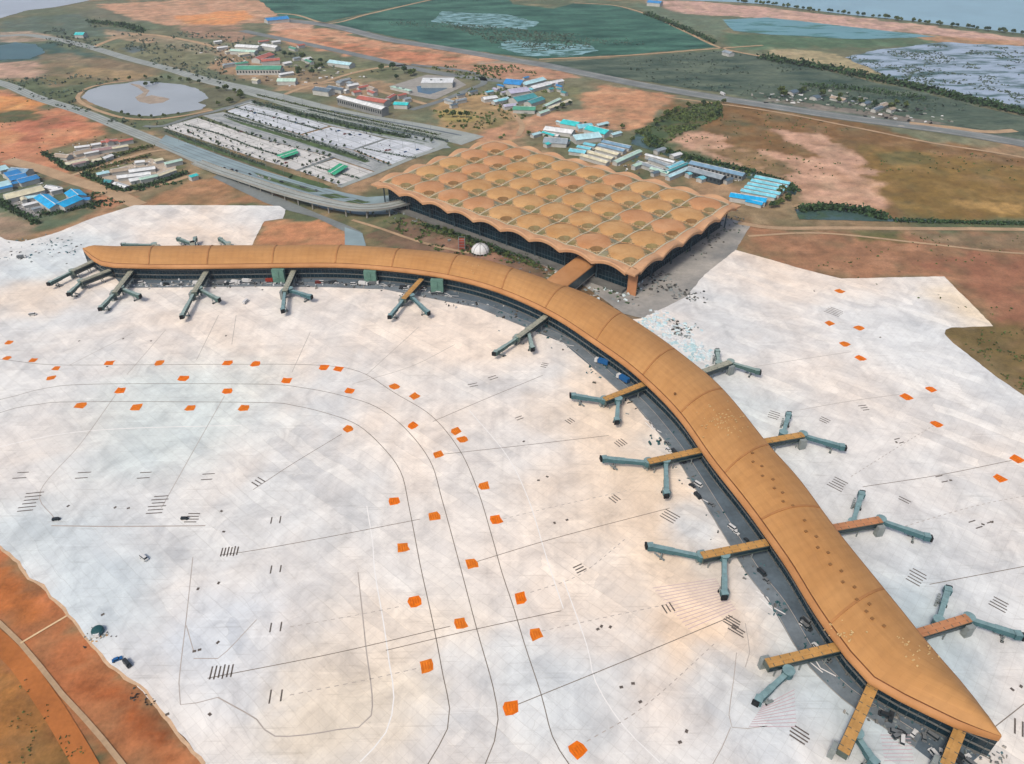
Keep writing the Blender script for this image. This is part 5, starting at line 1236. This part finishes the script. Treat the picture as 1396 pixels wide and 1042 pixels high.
# white dome tent and red netted tower between hall and concourse
p = G(655, 344, 0); root = thing('dome_tent', 'white domed tent standing on the soil between hall and concourse', 'tent', p)
mb = MB(); rows = []
for i in range(6):
    el = R(90*i/5); rows.append([Vector((p.x+9*math.cos(el)*math.cos(2*math.pi*k/16), p.y+9*math.cos(el)*math.sin(2*math.pi*k/16), 1.5+7.5*math.sin(el))) for k in range(17)])
grid(rows).build('canopy', MAT['white'], root)
mb = MB()
for k in range(16):
    a = 2*math.pi*k/16; mb.box((p.x+9*math.cos(a), p.y+9*math.sin(a), -.5), (.5, .5, 2.1), a)
mb.build('leg_ring', MAT['steel'], root)
mb = MB()
for k in range(0, 16, 2):
    a = 2*math.pi*k/16
    for i in range(5):
        e0, e1_ = R(90*i/5), R(90*(i+1)/5)
        q0 = Vector((p.x+9.1*math.cos(e0)*math.cos(a), p.y+9.1*math.cos(e0)*math.sin(a), 1.5+7.6*math.sin(e0))); q1 = Vector((p.x+9.1*math.cos(e1_)*math.cos(a), p.y+9.1*math.cos(e1_)*math.sin(a), 1.5+7.6*math.sin(e1_)))
        nn = Vector((-math.sin(a), math.cos(a), 0))*.25; mb.quad(q0-nn, q0+nn, q1+nn, q1-nn)
mb.build('rib', MAT['concrete_dk'], root)
p = G(630, 340, 0); root = thing('scaffold_tower', 'red netted scaffold tower on the soil left of the white dome tent', 'scaffold', p)
mb = MB()
for x, y in ((-3, -3), (3, -3), (3, 3), (-3, 3)): mb.box((p.x+x, p.y+y, -.5), (.4, .4, 12.5))
for z in (3, 6, 9, 11.6):
    for a, b in (((-3, -3), (3, -3)), ((3, -3), (3, 3)), ((3, 3), (-3, 3)), ((-3, 3), (-3, -3))): mb.beam((p.x+a[0], p.y+a[1], z), (p.x+b[0], p.y+b[1], z), .3, .3)
mb.build('frame', MAT['steel'], root)
mb = MB(); mb.box((p.x, p.y, 1), (5.4, 5.4, 9.5)); mb.build('net', M('red_net', C(178, 84, 66), .2, .2, .9), root)

# ------------------------------------------------------------------ trees, hedges
def tree_mesh(name, h, r, leaf, n=90, seed=0):
    rr = random.Random(seed); mb = MB()
    mb.cyl((0, 0, -.7), .16*h/5, h*.5+.7, 6, 0, .08*h/5)
    for k in range(3):
        a = rr.uniform(0, 6.28); mb.beam((0, 0, h*.4), (math.cos(a)*r*.5, math.sin(a)*r*.5, h*.62), .1, .12, 0)
    lobes = [(rr.uniform(-.45, .45)*r, rr.uniform(-.45, .45)*r, h*rr.uniform(.5, .85), r*rr.uniform(.4, .65)) for _ in range(5)]
    for i in range(n):
        lx, ly, lz, lr = rr.choice(lobes); th = rr.uniform(0, 6.28); ph = math.acos(rr.uniform(-.7, 1)); q = lr*rr.uniform(.55, 1.05)
        c = Vector((lx+q*math.sin(ph)*math.cos(th), ly+q*math.sin(ph)*math.sin(th), lz+q*math.cos(ph)*.8))
        s = r*rr.uniform(.13, .28); u = Vector((rr.gauss(0, 1), rr.gauss(0, 1), rr.gauss(0, .6))).normalized(); v = u.cross(Vector((rr.gauss(0, 1), rr.gauss(0, 1), rr.gauss(0, 1)))).normalized()
        mb.quad(c-u*s-v*s, c+u*s-v*s, c+u*s+v*s, c-u*s+v*s, 1)
    return mb.build(name, [MAT['bark'], MAT[leaf]])
protos = []
def proto(name, h, r, leaf, n, seed): o = tree_mesh(name, h, r, leaf, n, seed); protos.append(o); o['used'] = 0; return o
T_small = [proto('small_tree', 5.0, 2.0, 'leaf_dark', 70, s) for s in (1, 2, 3)]
T_mid = [proto('broad_tree', 8, 4.2, 'leaf', 120, s) for s in (4, 5)] + [proto('broad_tree', 8, 4.2, 'leaf_dark', 120, 6)]

def plant_tree(kind, p, sc, label, group, cat='tree'):
    o = random.choice(kind); rz = random.uniform(0, 6.28)
    if not o['used']: o['used'] = 1; c = o; o.location = p; o.rotation_euler.z = rz; o.scale = (sc,)*3
    else: c = o.copy(); COL.objects.link(c); c.location = p; c.rotation_euler = (0, 0, rz); c.scale = (sc,)*3
    c['label'] = label; c['category'] = cat; c['group'] = group
def row(kind, px, n, label, group, sc=1.0, jit=1.5):
    pts = spline([G(a, b) for a, b in px], 10); s = cum(pts)
    for i in range(n):
        p = at_s(pts, s, s[-1]*(i+.5+random.uniform(-.15, .15))/n)
        plant_tree(kind, (p.x+random.gauss(0, jit), p.y+random.gauss(0, jit), 0), sc*random.uniform(.8, 1.25), label, group)
row(T_small, [(228,175),(300,199),(350,216),(398,231)], 20, 'small dark tree in the row along the lower edge of the long front car park', 'trees along the lower edge of the front car park')
row(T_small, [(412,236),(440,246),(466,254)], 6, 'small dark tree along the lower edge of the small front car park', 'trees along the small front car park')
row(T_small, [(272,163),(330,182),(400,202),(448,214)], 18, 'small dark tree on the lower side of the boulevard between the car parks', 'trees on the lower side of the boulevard')
row(T_small, [(308,154),(360,170),(420,188),(476,205)], 18, 'small dark tree on the upper side of the boulevard between the car parks', 'trees on the upper side of the boulevard')
row(T_small, [(342,142),(400,157),(460,172),(524,187)], 18, 'small dark tree along the upper edge of the far car parks', 'trees along the upper edge of the car parks')
row(T_small, [(470,175),(520,181),(560,189),(592,197)], 12, 'small tree in the double row at the top of the boulevard', 'trees at the top boulevard')
row(T_small, [(486,209),(510,218),(534,227)], 8, 'small tree beside the car park nearest the hall roof', 'trees beside the nearest car park')
row(T_small, [(232,171),(300,190),(396,220)], 14, 'tiny tree inside the long front car park', 'trees inside the front car park', .7, 3)
row(T_small, [(325,147),(400,164),(448,177),(510,190)], 12, 'tiny tree inside the far car parks', 'trees inside the far car parks', .7, 3)
row(T_small, [(409,231),(432,222),(452,214)], 7, 'small tree on the lane between the two front car parks', 'trees on the car park lane')
row(T_mid, [(290,124),(312,124),(330,132),(312,141),(290,146)], 9, 'bushy tree on the brown bank at the right end of the pond', 'trees on the pond bank')
row(T_mid, [(196,118),(206,116),(216,112)], 4, 'tree on the spit reaching into the pond', 'trees on the pond spit', .8)
row(T_mid, [(150,113),(190,108),(240,110),(280,116)], 8, 'tree along the far shore of the pond', 'trees on the far pond shore', .8)
row(T_mid, [(160,155),(190,160),(220,160),(250,156)], 6, 'tree along the near shore of the pond', 'trees on the near pond shore', .7)
row(T_mid, [(890,178),(910,160),(935,150),(960,143),(978,141),(985,152),(960,165),(930,172)], 11, 'green tree in the grove at the bend of the canal', 'trees in the canal grove', 1.0, 6)
row(T_mid, [(520,98),(540,96),(560,104),(530,108)], 7, 'tree in the grove beside the pale basin', 'trees beside the basin', 1.3, 5)
row(T_mid, [(1060,268),(1072,262),(1080,272),(1060,284),(1046,286)], 8, 'dark tree at the right corner of the blue sheds', 'trees right of the blue sheds', .9, 3)
row(T_mid, [(1000,4),(1046,7),(1120,17),(1180,23),(1250,31),(1320,40),(1396,48)], 56, 'dark tree standing on the dike along the distant lake', 'trees on the lake dike', 1.1, 5)
row(T_mid, [(1050,130),(1100,126),(1150,140),(1210,148),(1230,142)], 14, 'dark tree among the clutter beside the grey embankment road', 'trees beside the embankment road', 1.2, 8)
row(T_mid, [(720,188),(735,184),(745,196),(760,200)], 5, 'tree at the left end of the camp behind the hall', 'trees at the left end of the camp', .9, 3)
row(T_mid, [(780,170),(850,176),(866,190),(862,196)], 5, 'tree between the camp and the canal', 'trees between camp and canal', .7, 3)
row(T_mid, [(594,312),(612,320),(640,328),(680,346),(700,352)], 10, 'tree on the soil in front of the dark glass wall of the hall', 'trees in front of the hall', .7, 2)
row(T_mid, [(380,76),(420,84),(440,92),(430,104),(400,98)], 10, 'tree around the green fronted building', 'trees around the green building', 1.2, 8)
row(T_mid, [(600,158),(625,160),(640,160)], 4, 'tree on the yellow grass behind the hall roof', 'trees on the yellow grass', 1.1, 4)
row(T_mid, [(700,150),(720,152),(760,150),(780,142)], 6, 'tree below the upper camp', 'trees below the upper camp', .9, 3)
def hedge(px, w_, h, label, leaf='leaf_dark', dens=2.2, name='hedge', kind=None):
    pts = spline([G(a, b) for a, b in px], 6); s = cum(pts); n = int(s[-1]*w_*dens*.5); mb = MB(); rr = random.Random(int(px[0][0]*7+px[0][1]))
    for i in range(n):
        x = rr.uniform(0, s[-1]); p = at_s(pts, s, x); hh = h*(.6+.8*n1(p.x, p.y, 14, 4)); ww = w_*(.5+1.0*n1(p.x, p.y, 22, 9))
        c = Vector((p.x+rr.gauss(0, .3)*ww, p.y+rr.gauss(0, .3)*ww, abs(rr.gauss(.5, .28))*hh)); q = rr.uniform(.5, 1.1)*min(2.2, max(.7, h*.28))
        u = Vector((rr.gauss(0, 1), rr.gauss(0, 1), rr.gauss(0, .6))).normalized(); v = u.cross(Vector((rr.gauss(0, 1), rr.gauss(0, 1), rr.gauss(0, 1)))).normalized()
        mb.quad(c-u*q-v*q, c+u*q-v*q, c+u*q+v*q, c-u*q+v*q)
    o = mb.build(name, MAT[leaf], None, False, (0, 0, 0))
    if kind: o['kind'] = kind
    else: tag(o, label, 'hedge')
    return o
hedge([(60,210),(78,221),(97,233),(120,230),(155,214)], 7, 4, 'dark hedge round the front of the camp with cream and mauve huts')
hedge([(114,238),(136,248),(160,259),(185,258),(225,247),(254,236)], 7, 4, 'dark hedge round the front of the camp with white sheds')
hedge([(115,236),(160,224),(205,212)], 5, 3, 'thin olive hedge along the back of the camp with white sheds', 'leaf')
hedge([(160,213),(190,204),(206,200)], 8, 3, 'olive hedge at the right end of the camp with the mauve hut', 'leaf')
hedge([(0,258),(30,252),(56,244)], 5, 3, 'dark hedge under the blue camp at the left edge')
hedge([(0,276),(20,288),(44,300),(50,306)], 7, 4, 'dark green hedge beside the grey paved yard')
hedge([(56,292),(80,290),(110,284),(140,276)], 8, 3, 'green hedge below the bright blue U shaped building')
hedge([(226,179),(300,205),(360,226)], 6, 2.5, 'dark hedge below the long front car park', 'leaf_grey')
hedge([(345,140),(420,158),(500,176),(556,188)], 7, 3.5, 'dark hedge line at the upper edge of the boulevard', 'leaf_grey')
hedge([(306,158),(380,180),(440,198),(500,219)], 5, 2.5, 'grey green hedge along the middle of the boulevard', 'leaf_grey')
for i_, q in enumerate(([(250,170),(300,184),(350,203),(400,218)], [(320,147),(380,162),(440,178)], [(492,202),(540,212),(566,216)], [(430,228),(490,244)])):
    hedge(q, 3.2, 1.6, ['thin planting strip along the middle of the long front car park', 'thin planting strip along the middle of the far left car park', 'thin planting strip in the car park nearest the hall roof', 'thin planting strip in the small front car park by the emerald canopy'][i_], 'leaf_grey')
hedge([(350,130),(440,151),(520,168),(600,185)], 4, 2.2, 'thin hedge in the middle of the wide road above the car parks', 'leaf')
hedge([(420,150),(480,164),(560,181),(610,193)], 5, 2.5, 'hedge between the wide upper road and the boulevard', 'leaf_grey')
hedge([(575,306),(610,317),(650,330),(700,347),(735,360)], 6, 3, 'uneven bushes along the foot of the dark glass hall front')
hedge([(1090,288),(1130,285),(1170,289),(1206,299)], 10, 6, 'dark hedge mound beside the pale sand by the dirt road')
hedge([(1220,302),(1300,304),(1396,306),(1500,308)], 6, 3.5, 'low dark hedge line along the horizontal dirt road')
hedge([(886,186),(900,203),(940,216),(1000,229),(1050,243),(1090,262)], 7, 4, 'dark bank growth along the far side of the canal')
hedge([(575,308),(600,318),(640,330),(690,350),(740,368)], 5, 2.5, 'scrubby hedge in front of the dark glass hall front', 'leaf')
hedge([(1040,80),(1121,94),(1196,109),(1271,126),(1347,144),(1396,155),(1500,178)], 22, 8, '', 'leaf_dark', .5, 'treeline', 'stuff')
hedge([(1100,118),(1180,124),(1260,136)], 30, 5, '', 'leaf_dark', .25, 'undergrowth', 'stuff')
hedge([(540,32),(640,40),(740,52),(860,60)], 60, 4, '', 'leaf_grey', .05, 'undergrowth', 'stuff')
hedge([(120,30),(170,36),(195,44)], 22, 6, '', 'leaf_dark', .4, 'undergrowth', 'stuff')
hedge([(880,20),(936,42),(975,60)], 12, 7, '', 'leaf_dark', .5, 'treeline', 'stuff')

def scrub(poly, n, q0, q1, hh, leaf, seed, cl=40, th=.5):
    P = [G(a, b) for a, b in poly]; r2 = random.Random(seed); mb = MB(); bx = [p.x for p in P]; by = [p.y for p in P]; k = 0
    X = np.array([r2.uniform(min(bx), max(bx)) for _ in range(n*4)]); Y = np.array([r2.uniform(min(by), max(by)) for _ in range(n*4)])
    ok = inpoly(X, Y, P) & (fbm(X, Y, cl, seed, 3) > th)
    for x, y in list(zip(X[ok], Y[ok]))[:n]:
        for _ in range(3):
            q = r2.uniform(q0, q1); c = Vector((x+r2.gauss(0, q), y+r2.gauss(0, q), r2.uniform(.1, .8)*hh))
            u = Vector((r2.gauss(0, 1), r2.gauss(0, 1), r2.gauss(0, .5))).normalized(); v = u.cross(Vector((r2.gauss(0, 1), r2.gauss(0, 1), r2.gauss(0, 1)))).normalized()
            mb.quad(c-u*q-v*q, c+u*q-v*q, c+u*q+v*q, c-u*q+v*q)
    if mb.f:
        o = mb.build('undergrowth', MAT[leaf]); o['kind'] = 'stuff'
scrub([(60,58),(150,78),(230,96),(330,122),(350,120),(300,90),(440,112),(560,92),(420,80),(340,50),(200,40),(60,30)], 1100, .6, 1.9, 2.2, 'leaf_grey', 3, 60, .5)
scrub([(0,110),(90,100),(170,108),(100,130),(112,146),(180,166),(220,180),(160,170),(60,140)], 350, .6, 1.6, 1.5, 'leaf_grey', 5, 40, .5)
scrub([(0,120),(100,152),(190,184),(120,200),(0,222)], 90, .3, .9, .8, 'leaf', 6, 40, .58)
scrub([(740,88),(985,70),(1060,84),(1240,124),(1396,160),(1396,190),(1146,150),(950,122)], 450, .5, 1.7, 2, 'leaf_grey', 7, 90, .54)
scrub([(1150,78),(1284,60),(1396,66),(1396,146),(1322,130),(1209,103)], 1100, .5, 1.5, 1.0, 'leaf_grey', 8, 40, .53)
scrub([(900,178),(1046,150),(1396,222),(1396,300),(1220,298),(1090,262),(960,214)], 220, .3, 1.0, .8, 'leaf', 9, 90, .56)
scrub([(600,30),(820,50),(900,60),(700,72)], 900, .5, 1.6, 1.2, 'leaf_grey', 10, 90, .46)
scrub([(580,90),(700,90),(760,110),(690,190),(620,186),(590,150),(640,120)], 450, .6, 1.8, 1.8, 'leaf', 11, 40, .5)
scrub([(40,300),(190,274),(260,246),(120,262),(50,290)], 250, .5, 1.3, 1.2, 'leaf_dark', 12, 25, .5)
scrub([(0,880),(130,1042),(0,1042)], 160, .1, .35, .4, 'leaf', 13, 8, .56)
scrub([(520,302),(600,300),(700,336),(760,370),(700,360),(600,345)], 300, .5, 1.4, 1.6, 'leaf', 14, 20, .48)
scrub([(868,180),(925,146),(980,138),(986,160),(940,178),(900,200),(1000,228),(1090,258),(1080,266),(1000,240),(880,206)], 900, .6, 1.7, 2.4, 'leaf', 15, 30, .40)
scrub([(1000,310),(1396,320),(1396,446),(1146,378)], 90, .25, .7, .6, 'leaf', 16, 60, .55)
scrub([(1290,450),(1396,448),(1396,536)], 90, .25, .7, .6, 'leaf', 17, 30, .5)
# lamp posts in the car parks
lp = None
for (a, b, n_) in (((236,172),(398,222),9), ((262,166),(430,214),10), ((320,150),(470,196),9), ((345,144),(515,187),10), ((490,200),(575,204),5), ((420,232),(500,236),4), ((232,190),(470,262),10), ((350,128),(600,182),10)):
    for i in range(n_):
        f = (i+.5)/n_; p = G(a[0]+(b[0]-a[0])*f, a[1]+(b[1]-a[1])*f, 0)
        if lp is None:
            mb = MB(); mb.cyl((p.x, p.y, -.5), .22, 11.5, 6, 0, .14); mb.beam((p.x-2.2, p.y, 10.9), (p.x+2.2, p.y, 10.9), .25, .18); mb.box((p.x-2.2, p.y, 10.75), (1.1, .4, .2)); mb.box((p.x+2.2, p.y, 10.75), (1.1, .4, .2))
            lp = mb.build('lamp_post', MAT['steel'], None, False, (p.x, p.y, 0)); c = lp
        else: c = dup(lp, p, R(40))
        tag(c, 'thin double armed lamp post in the car parks beside the hall', 'lamp post', 'lamp posts in the car parks')

# ------------------------------------------------------------------ vehicles and site clutter
def car_mesh(name, L, W_, Hh, paint, kind):
    mb = MB()
    if kind == 'truck':
        mb.box((-L*.12, 0, .9), (L*.72, W_, Hh-.9), 0, 0); mb.box((L*.38, 0, .6), (L*.2, W_*.95, Hh*.72), 0, 3); mb.box((L*.46, 0, Hh*.5), (L*.06, W_*.8, Hh*.28), 0, 1)
    else:
        hx, hy = L/2, W_/2; b = [(-hx, -hy, .35), (hx, -hy, .35), (hx, hy, .35), (-hx, hy, .35)]; zb = Hh*.55
        mb.hexa(b, [(x*.98, y*.97, zb) for x, y, z in b], 0)
        f = .5 if kind == 'car' else .86; o = -L*.06 if kind == 'car' else -L*.05
        c = [(-hx*f*1.1+o, -hy*.92, zb), (hx*f+o, -hy*.92, zb), (hx*f+o, hy*.92, zb), (-hx*f*1.1+o, hy*.92, zb)]
        mb.hexa(c, [(x*.86+o*.1, y*.86, Hh) for x, y, z in c], 1, 0)
    for x in (-L*.32, L*.32):
        for y in (-W_*.45, W_*.45): mb.box((x, y, 0), (.7, .25, .7), 0, 2)
    return mb.build(name, [paint, MAT['cargl'], MAT['rubber'], PAINT[0]])
CARS = {}
def vehicle(kind, pi, px, py, ang, label, group=None, sc=1.0):
    key = (kind, pi); L, W_, Hh = dict(car=(4.5, 1.9, 1.5), van=(5.6, 2.1, 2.3), truck=(9, 2.6, 3.4))[kind]
    p = G(px, py, .08)
    if key not in CARS: o = CARS[key] = car_mesh(dict(car='parked_car', van='van', truck='truck')[kind], L, W_, Hh, PAINT[pi], kind); o.location = p; o.rotation_euler.z = ang; o.scale = (sc,)*3
    else: o = dup(CARS[key], p, ang, sc)
    tag(o, label, dict(car='car', van='van', truck='truck')[kind], group)
    if not group and 'group' in o: del o['group']
vehicle('truck', 1, 820, 496, R(150), 'blue truck on the service road, upper of the two blue trucks', None, 1.25)
vehicle('truck', 1, 849, 519, R(130), 'blue truck on the service road next to the tan bridge', None, 1.25)
rr = random.Random(3)
for i in range(34):
    f = rr.random(); px = 190+f*420; py = 385 + (0 if px < 480 else (px-480)**2*.0011)
    vehicle(rr.choice(['van', 'car', 'van', 'truck']), rr.choice([0, 0, 2, 4, 0, 2, 3]), px, py+rr.uniform(-1, 4), rr.uniform(-.3, .3), 'small service vehicle parked under the left arm of the concourse', 'service vehicles under the left arm')
for i in range(22):
    f = rr.random(); px = 880+f*260; py = 575+(px-880)*1.27
    vehicle(rr.choice(['van', 'car']), rr.choice([0, 2, 2, 4]), px+rr.uniform(-8, 10), py+rr.uniform(-4, 4), R(-55)+rr.uniform(-.2, .2), 'small service vehicle on the dark road beside the near arm of the concourse', 'service vehicles beside the near arm')
for i in range(16):
    px = rr.uniform(1200, 1330); py = 965+(px-1200)*.42
    vehicle(rr.choice(['van', 'car']), rr.choice([0, 2, 4]), px, py+rr.uniform(6, 34), rr.uniform(0, 3), 'small vehicle on the dark paving below the right tip of the concourse', 'vehicles below the right tip')
for i in range(26):
    lots = [((235, 176), (400, 226)), ((280, 166), (440, 213)), ((330, 150), (440, 176)), ((460, 178), (510, 190)), ((500, 205), (570, 206))]
    a, b = rr.choice(lots); f = rr.random()
    vehicle('car', rr.choice([0, 2, 3, 4, 1]), a[0]+(b[0]-a[0])*f+rr.uniform(-6, 6), a[1]+(b[1]-a[1])*f+rr.uniform(-2, 2), R(40), 'parked car in the pale car parks beside the hall', 'cars in the car parks')
for i in range(14):
    px = rr.uniform(300, 450); vehicle('car', rr.choice([0, 2, 4]), px, 228+(px-300)*.245, R(-43), 'car driving along the access road in front of the car parks', 'cars on the access road')
def clutter(px_list, n, spread, mats, smin, smax, hmax, name, seed=1, flat=False):
    r2 = random.Random(seed); mb = MB()
    for i in range(n):
        px, py = r2.choice(px_list); p = G(px+r2.gauss(0, spread[0]), py+r2.gauss(0, spread[1]), .06)
        a = r2.uniform(0, 3.14); sx, sy = r2.uniform(smin, smax), r2.uniform(smin, smax)*.6; h = .15+r2.random()**2*hmax; m = r2.randrange(len(mats))
        ca, sa = math.cos(a), math.sin(a)
        b = [(p.x+(x*ca-y*sa)*k, p.y+(x*sa+y*ca)*k, p.z) for x, y, k in ((-sx/2, -sy/2, 1), (sx/2, -sy/2, r2.uniform(.6, 1.2)), (sx/2, sy/2, 1), (-sx/2, sy/2, r2.uniform(.6, 1.2)))]
        mb.hexa(b, [(x*.7+p.x*.3, y*.7+p.y*.3, z+h*r2.uniform(.3, 1)) for x, y, z in b], m)
    o = mb.build(name, mats); o['kind'] = 'stuff'; return o
clutter([(885,438),(900,446),(915,456),(930,466),(945,478),(955,486),(905,430),(935,450)], 260, (9, 5), [MAT['plastic'], MAT['plastic_cyan'], MAT['white']], 1.5, 6, 1.2, 'plastic_debris', 4)
clutter([(950,488),(940,476)], 40, (6, 3), [MAT['plastic_cyan']], 2, 6, 1.0, 'plastic_debris', 9)
clutter([(892,382),(905,390),(915,394),(930,400),(945,405),(900,376),(880,372)], 170, (9, 3.5), [MAT['debris'], MAT['concrete_dk'], MAT['rubber'], MAT['steel']], .8, 4.5, 1.5, 'building_debris', 5)
clutter([(924,446),(930,456),(938,448),(920,440)], 60, (6, 4), [MAT['debris'], MAT['steel']], .8, 4, 1.5, 'building_debris', 6)
clutter([(960,330),(985,310),(1000,300),(950,345),(975,322)], 90, (10, 6), [MAT['debris'], MAT['concrete_dk'], MAT['leaf_grey']], .8, 4, 1.8, 'building_debris', 7)
clutter([(760,372),(790,385),(820,395),(850,405),(810,378),(840,388),(870,394)], 220, (12, 6), [MAT['debris'], MAT['concrete'], MAT['steel'], MAT['plastic'], MAT['leaf_dark']], .8, 5, 2.0, 'building_debris', 8)
clutter([(560,300),(590,312),(620,322),(660,335),(700,350),(730,362),(540,296)], 170, (16, 5), [MAT['debris'], MAT['bark'], MAT['concrete_dk'], MAT['steel'], MAT['leaf']], .8, 4, 2.0, 'building_debris', 10)
clutter([(200,388),(260,388),(330,388),(400,388),(460,388),(520,391),(580,400),(640,414)], 240, (26, 3), [MAT['debris'], MAT['concrete'], MAT['rubber'], MAT['white'], MAT['steel']], .6, 3, 2.4, 'building_debris', 11)
clutter([(700,430),(740,448),(780,470),(820,505),(860,545),(900,600)], 90, (14, 8), [MAT['debris'], MAT['steel'], MAT['tunnel_dk'], MAT['tunnel']], .6, 3.5, 2.2, 'building_debris', 12)
clutter([(940,650),(980,710),(1020,770),(1060,830),(1100,880),(1150,930)], 70, (9, 9), [MAT['concrete_dk'], MAT['tunnel_dk'], MAT['tunnel']], .5, 2.4, 1.6, 'building_debris', 13)
clutter([(1200,965),(1240,985),(1280,1005),(1320,1025),(1340,1035)], 160, (18, 10), [MAT['concrete_dk'], MAT['steel'], MAT['tunnel'], MAT['asphalt'], MAT['concrete']], .5, 2.4, 1.6, 'building_debris', 14)
clutter([(20,335),(60,335),(30,350),(80,330),(10,345),(90,345)], 90, (18, 6), [MAT['debris'], MAT['tunnel'], MAT['steel'], MAT['white']], .6, 4, 1.2, 'building_debris', 15)
clutter([(130,862),(137,868),(128,870),(145,866),(120,872)], 40, (5, 4), [MAT['debris'], MAT['steel'], MAT['white'], MAT['bridge_tan']], .4, 1.6, .8, 'building_debris', 16)
clutter([(187,950),(198,955),(205,958),(178,948)], 26, (5, 4), [MAT['debris'], MAT['bark'], MAT['rubber']], .4, 1.4, .8, 'building_debris', 17)
clutter([(45,250),(30,280),(20,276),(40,290),(60,270),(50,284)], 120, (10, 6), [MAT['concrete'], MAT['steel'], MAT['white'], MAT['debris']], .8, 4, 2.0, 'yard_debris', 18)
clutter([(110,208),(130,210),(150,205),(95,214),(120,202)], 80, (14, 5), [MAT['concrete'], MAT['debris'], MAT['white'], MAT['bark']], .8, 4, 2.0, 'yard_debris', 19)
clutter([(180,228),(160,236),(200,232),(220,232),(190,222)], 80, (14, 5), [MAT['concrete'], MAT['debris'], MAT['white']], .8, 4, 2.0, 'yard_debris', 20)
clutter([(880,222),(895,225),(860,215),(850,226),(870,228),(955,226),(980,232),(1000,240)], 150, (12, 4), [MAT['debris'], MAT['white'], MAT['steel'], MAT['bridge_red'], MAT['tunnel']], 1, 5, 3, 'yard_debris', 21)
clutter([(1120,128),(1160,138),(1200,148),(1230,154),(1250,162),(1100,134),(1065,134)], 160, (20, 5), [MAT['debris'], MAT['concrete'], MAT['rubber'], MAT['white']], 2, 9, 3, 'yard_debris', 22)
clutter([(330,100),(350,104),(400,112),(420,102),(300,70),(320,80),(440,96),(470,104)], 120, (16, 5), [MAT['concrete'], MAT['debris'], MAT['white'], MAT['bark']], 2, 8, 3, 'yard_debris', 23)
clutter([(240,170),(300,185),(350,200),(400,215),(350,160),(400,170),(480,185),(540,205)], 240, (24, 6), [MAT['debris'], MAT['steel'], MAT['rubber'], MAT['leaf_grey']], .5, 2.0, 2.5, 'car_park_litter', 24)
# bits at the bottom-left edge of the apron
p = G(134, 862, .06); root = thing('water_tank', 'teal domed water tank with a white face at the edge of the red soil', 'tank', p)
mb = MB(); mb.cyl((p.x, p.y, p.z), 2.9, 1.8, 16); mb.build('shell', MAT['tunnel'], root)
rows = [[Vector((p.x+2.9*math.cos(R(90*i/4))*math.cos(2*math.pi*k/16), p.y+2.9*math.cos(R(90*i/4))*math.sin(2*math.pi*k/16), p.z+1.8+1.1*math.sin(R(90*i/4)))) for k in range(17)] for i in range(5)]
grid(rows).build('lid', MAT['tunnel_dk'], root, True)
mb = MB(); mb.box((p.x+.6, p.y-2.6, p.z+.2), (2.8, 1.2, 2.0), .1); mb.build('door', MAT['white'], root)
vehicle('van', 0, 197, 762, R(-35), 'white van alone on the pale apron near the lower left soil', None)
vehicle('car', 1, 160, 900, R(30), 'small blue car at the ragged edge of the red soil', None)
vehicle('van', 4, 174, 906, R(-40), 'dark van next to the small blue car', None)
vehicle('van', 4, 77, 709, R(10), 'dark van at the end of the thin line on the left apron', None, .75)
vehicle('van', 4, 252, 708, R(0), 'dark van beside the hatch marks at the left middle of the apron', None, .75)
vehicle('truck', 0, 335, 413, R(80), 'white truck in front of the left arm bridges', None, .8)
vehicle('truck', 2, 30, 352, R(20), 'grey truck near the left frame edge below the soil bank', None, .9)
vehicle('van', 0, 45, 430, R(10), 'white van on the apron at the left frame edge', None)
vehicle('truck', 0, 985, 130, R(-70), 'white truck on the distant grey embankment road', None, 1.3)

# ------------------------------------------------------------------ thin air haze round the whole place
HAZE = 0.00006
me = bpy.data.meshes.new('haze'); me.from_pydata([(x, y, z) for x in (-32000, 32000) for y in (-10000, 42000) for z in (-1.6, 330)], [], [(0, 1, 3, 2), (4, 6, 7, 5), (0, 4, 5, 1), (2, 3, 7, 6), (0, 2, 6, 4), (1, 5, 7, 3)])
hz = bpy.data.objects.new('haze', me); COL.objects.link(hz); hz['kind'] = 'stuff'
hm = bpy.data.materials.new('thin_haze'); hm.use_nodes = True; ht = hm.node_tree; ht.nodes.clear()
ho = ht.nodes.new('ShaderNodeOutputMaterial'); pv = ht.nodes.new('ShaderNodeVolumePrincipled'); pv.inputs['Color'].default_value = (.86, .93, 1, 1); pv.inputs['Density'].default_value = HAZE; pv.inputs['Anisotropy'].default_value = .2
ht.links.new(pv.outputs[0], ho.inputs['Volume']); me.materials.append(hm)
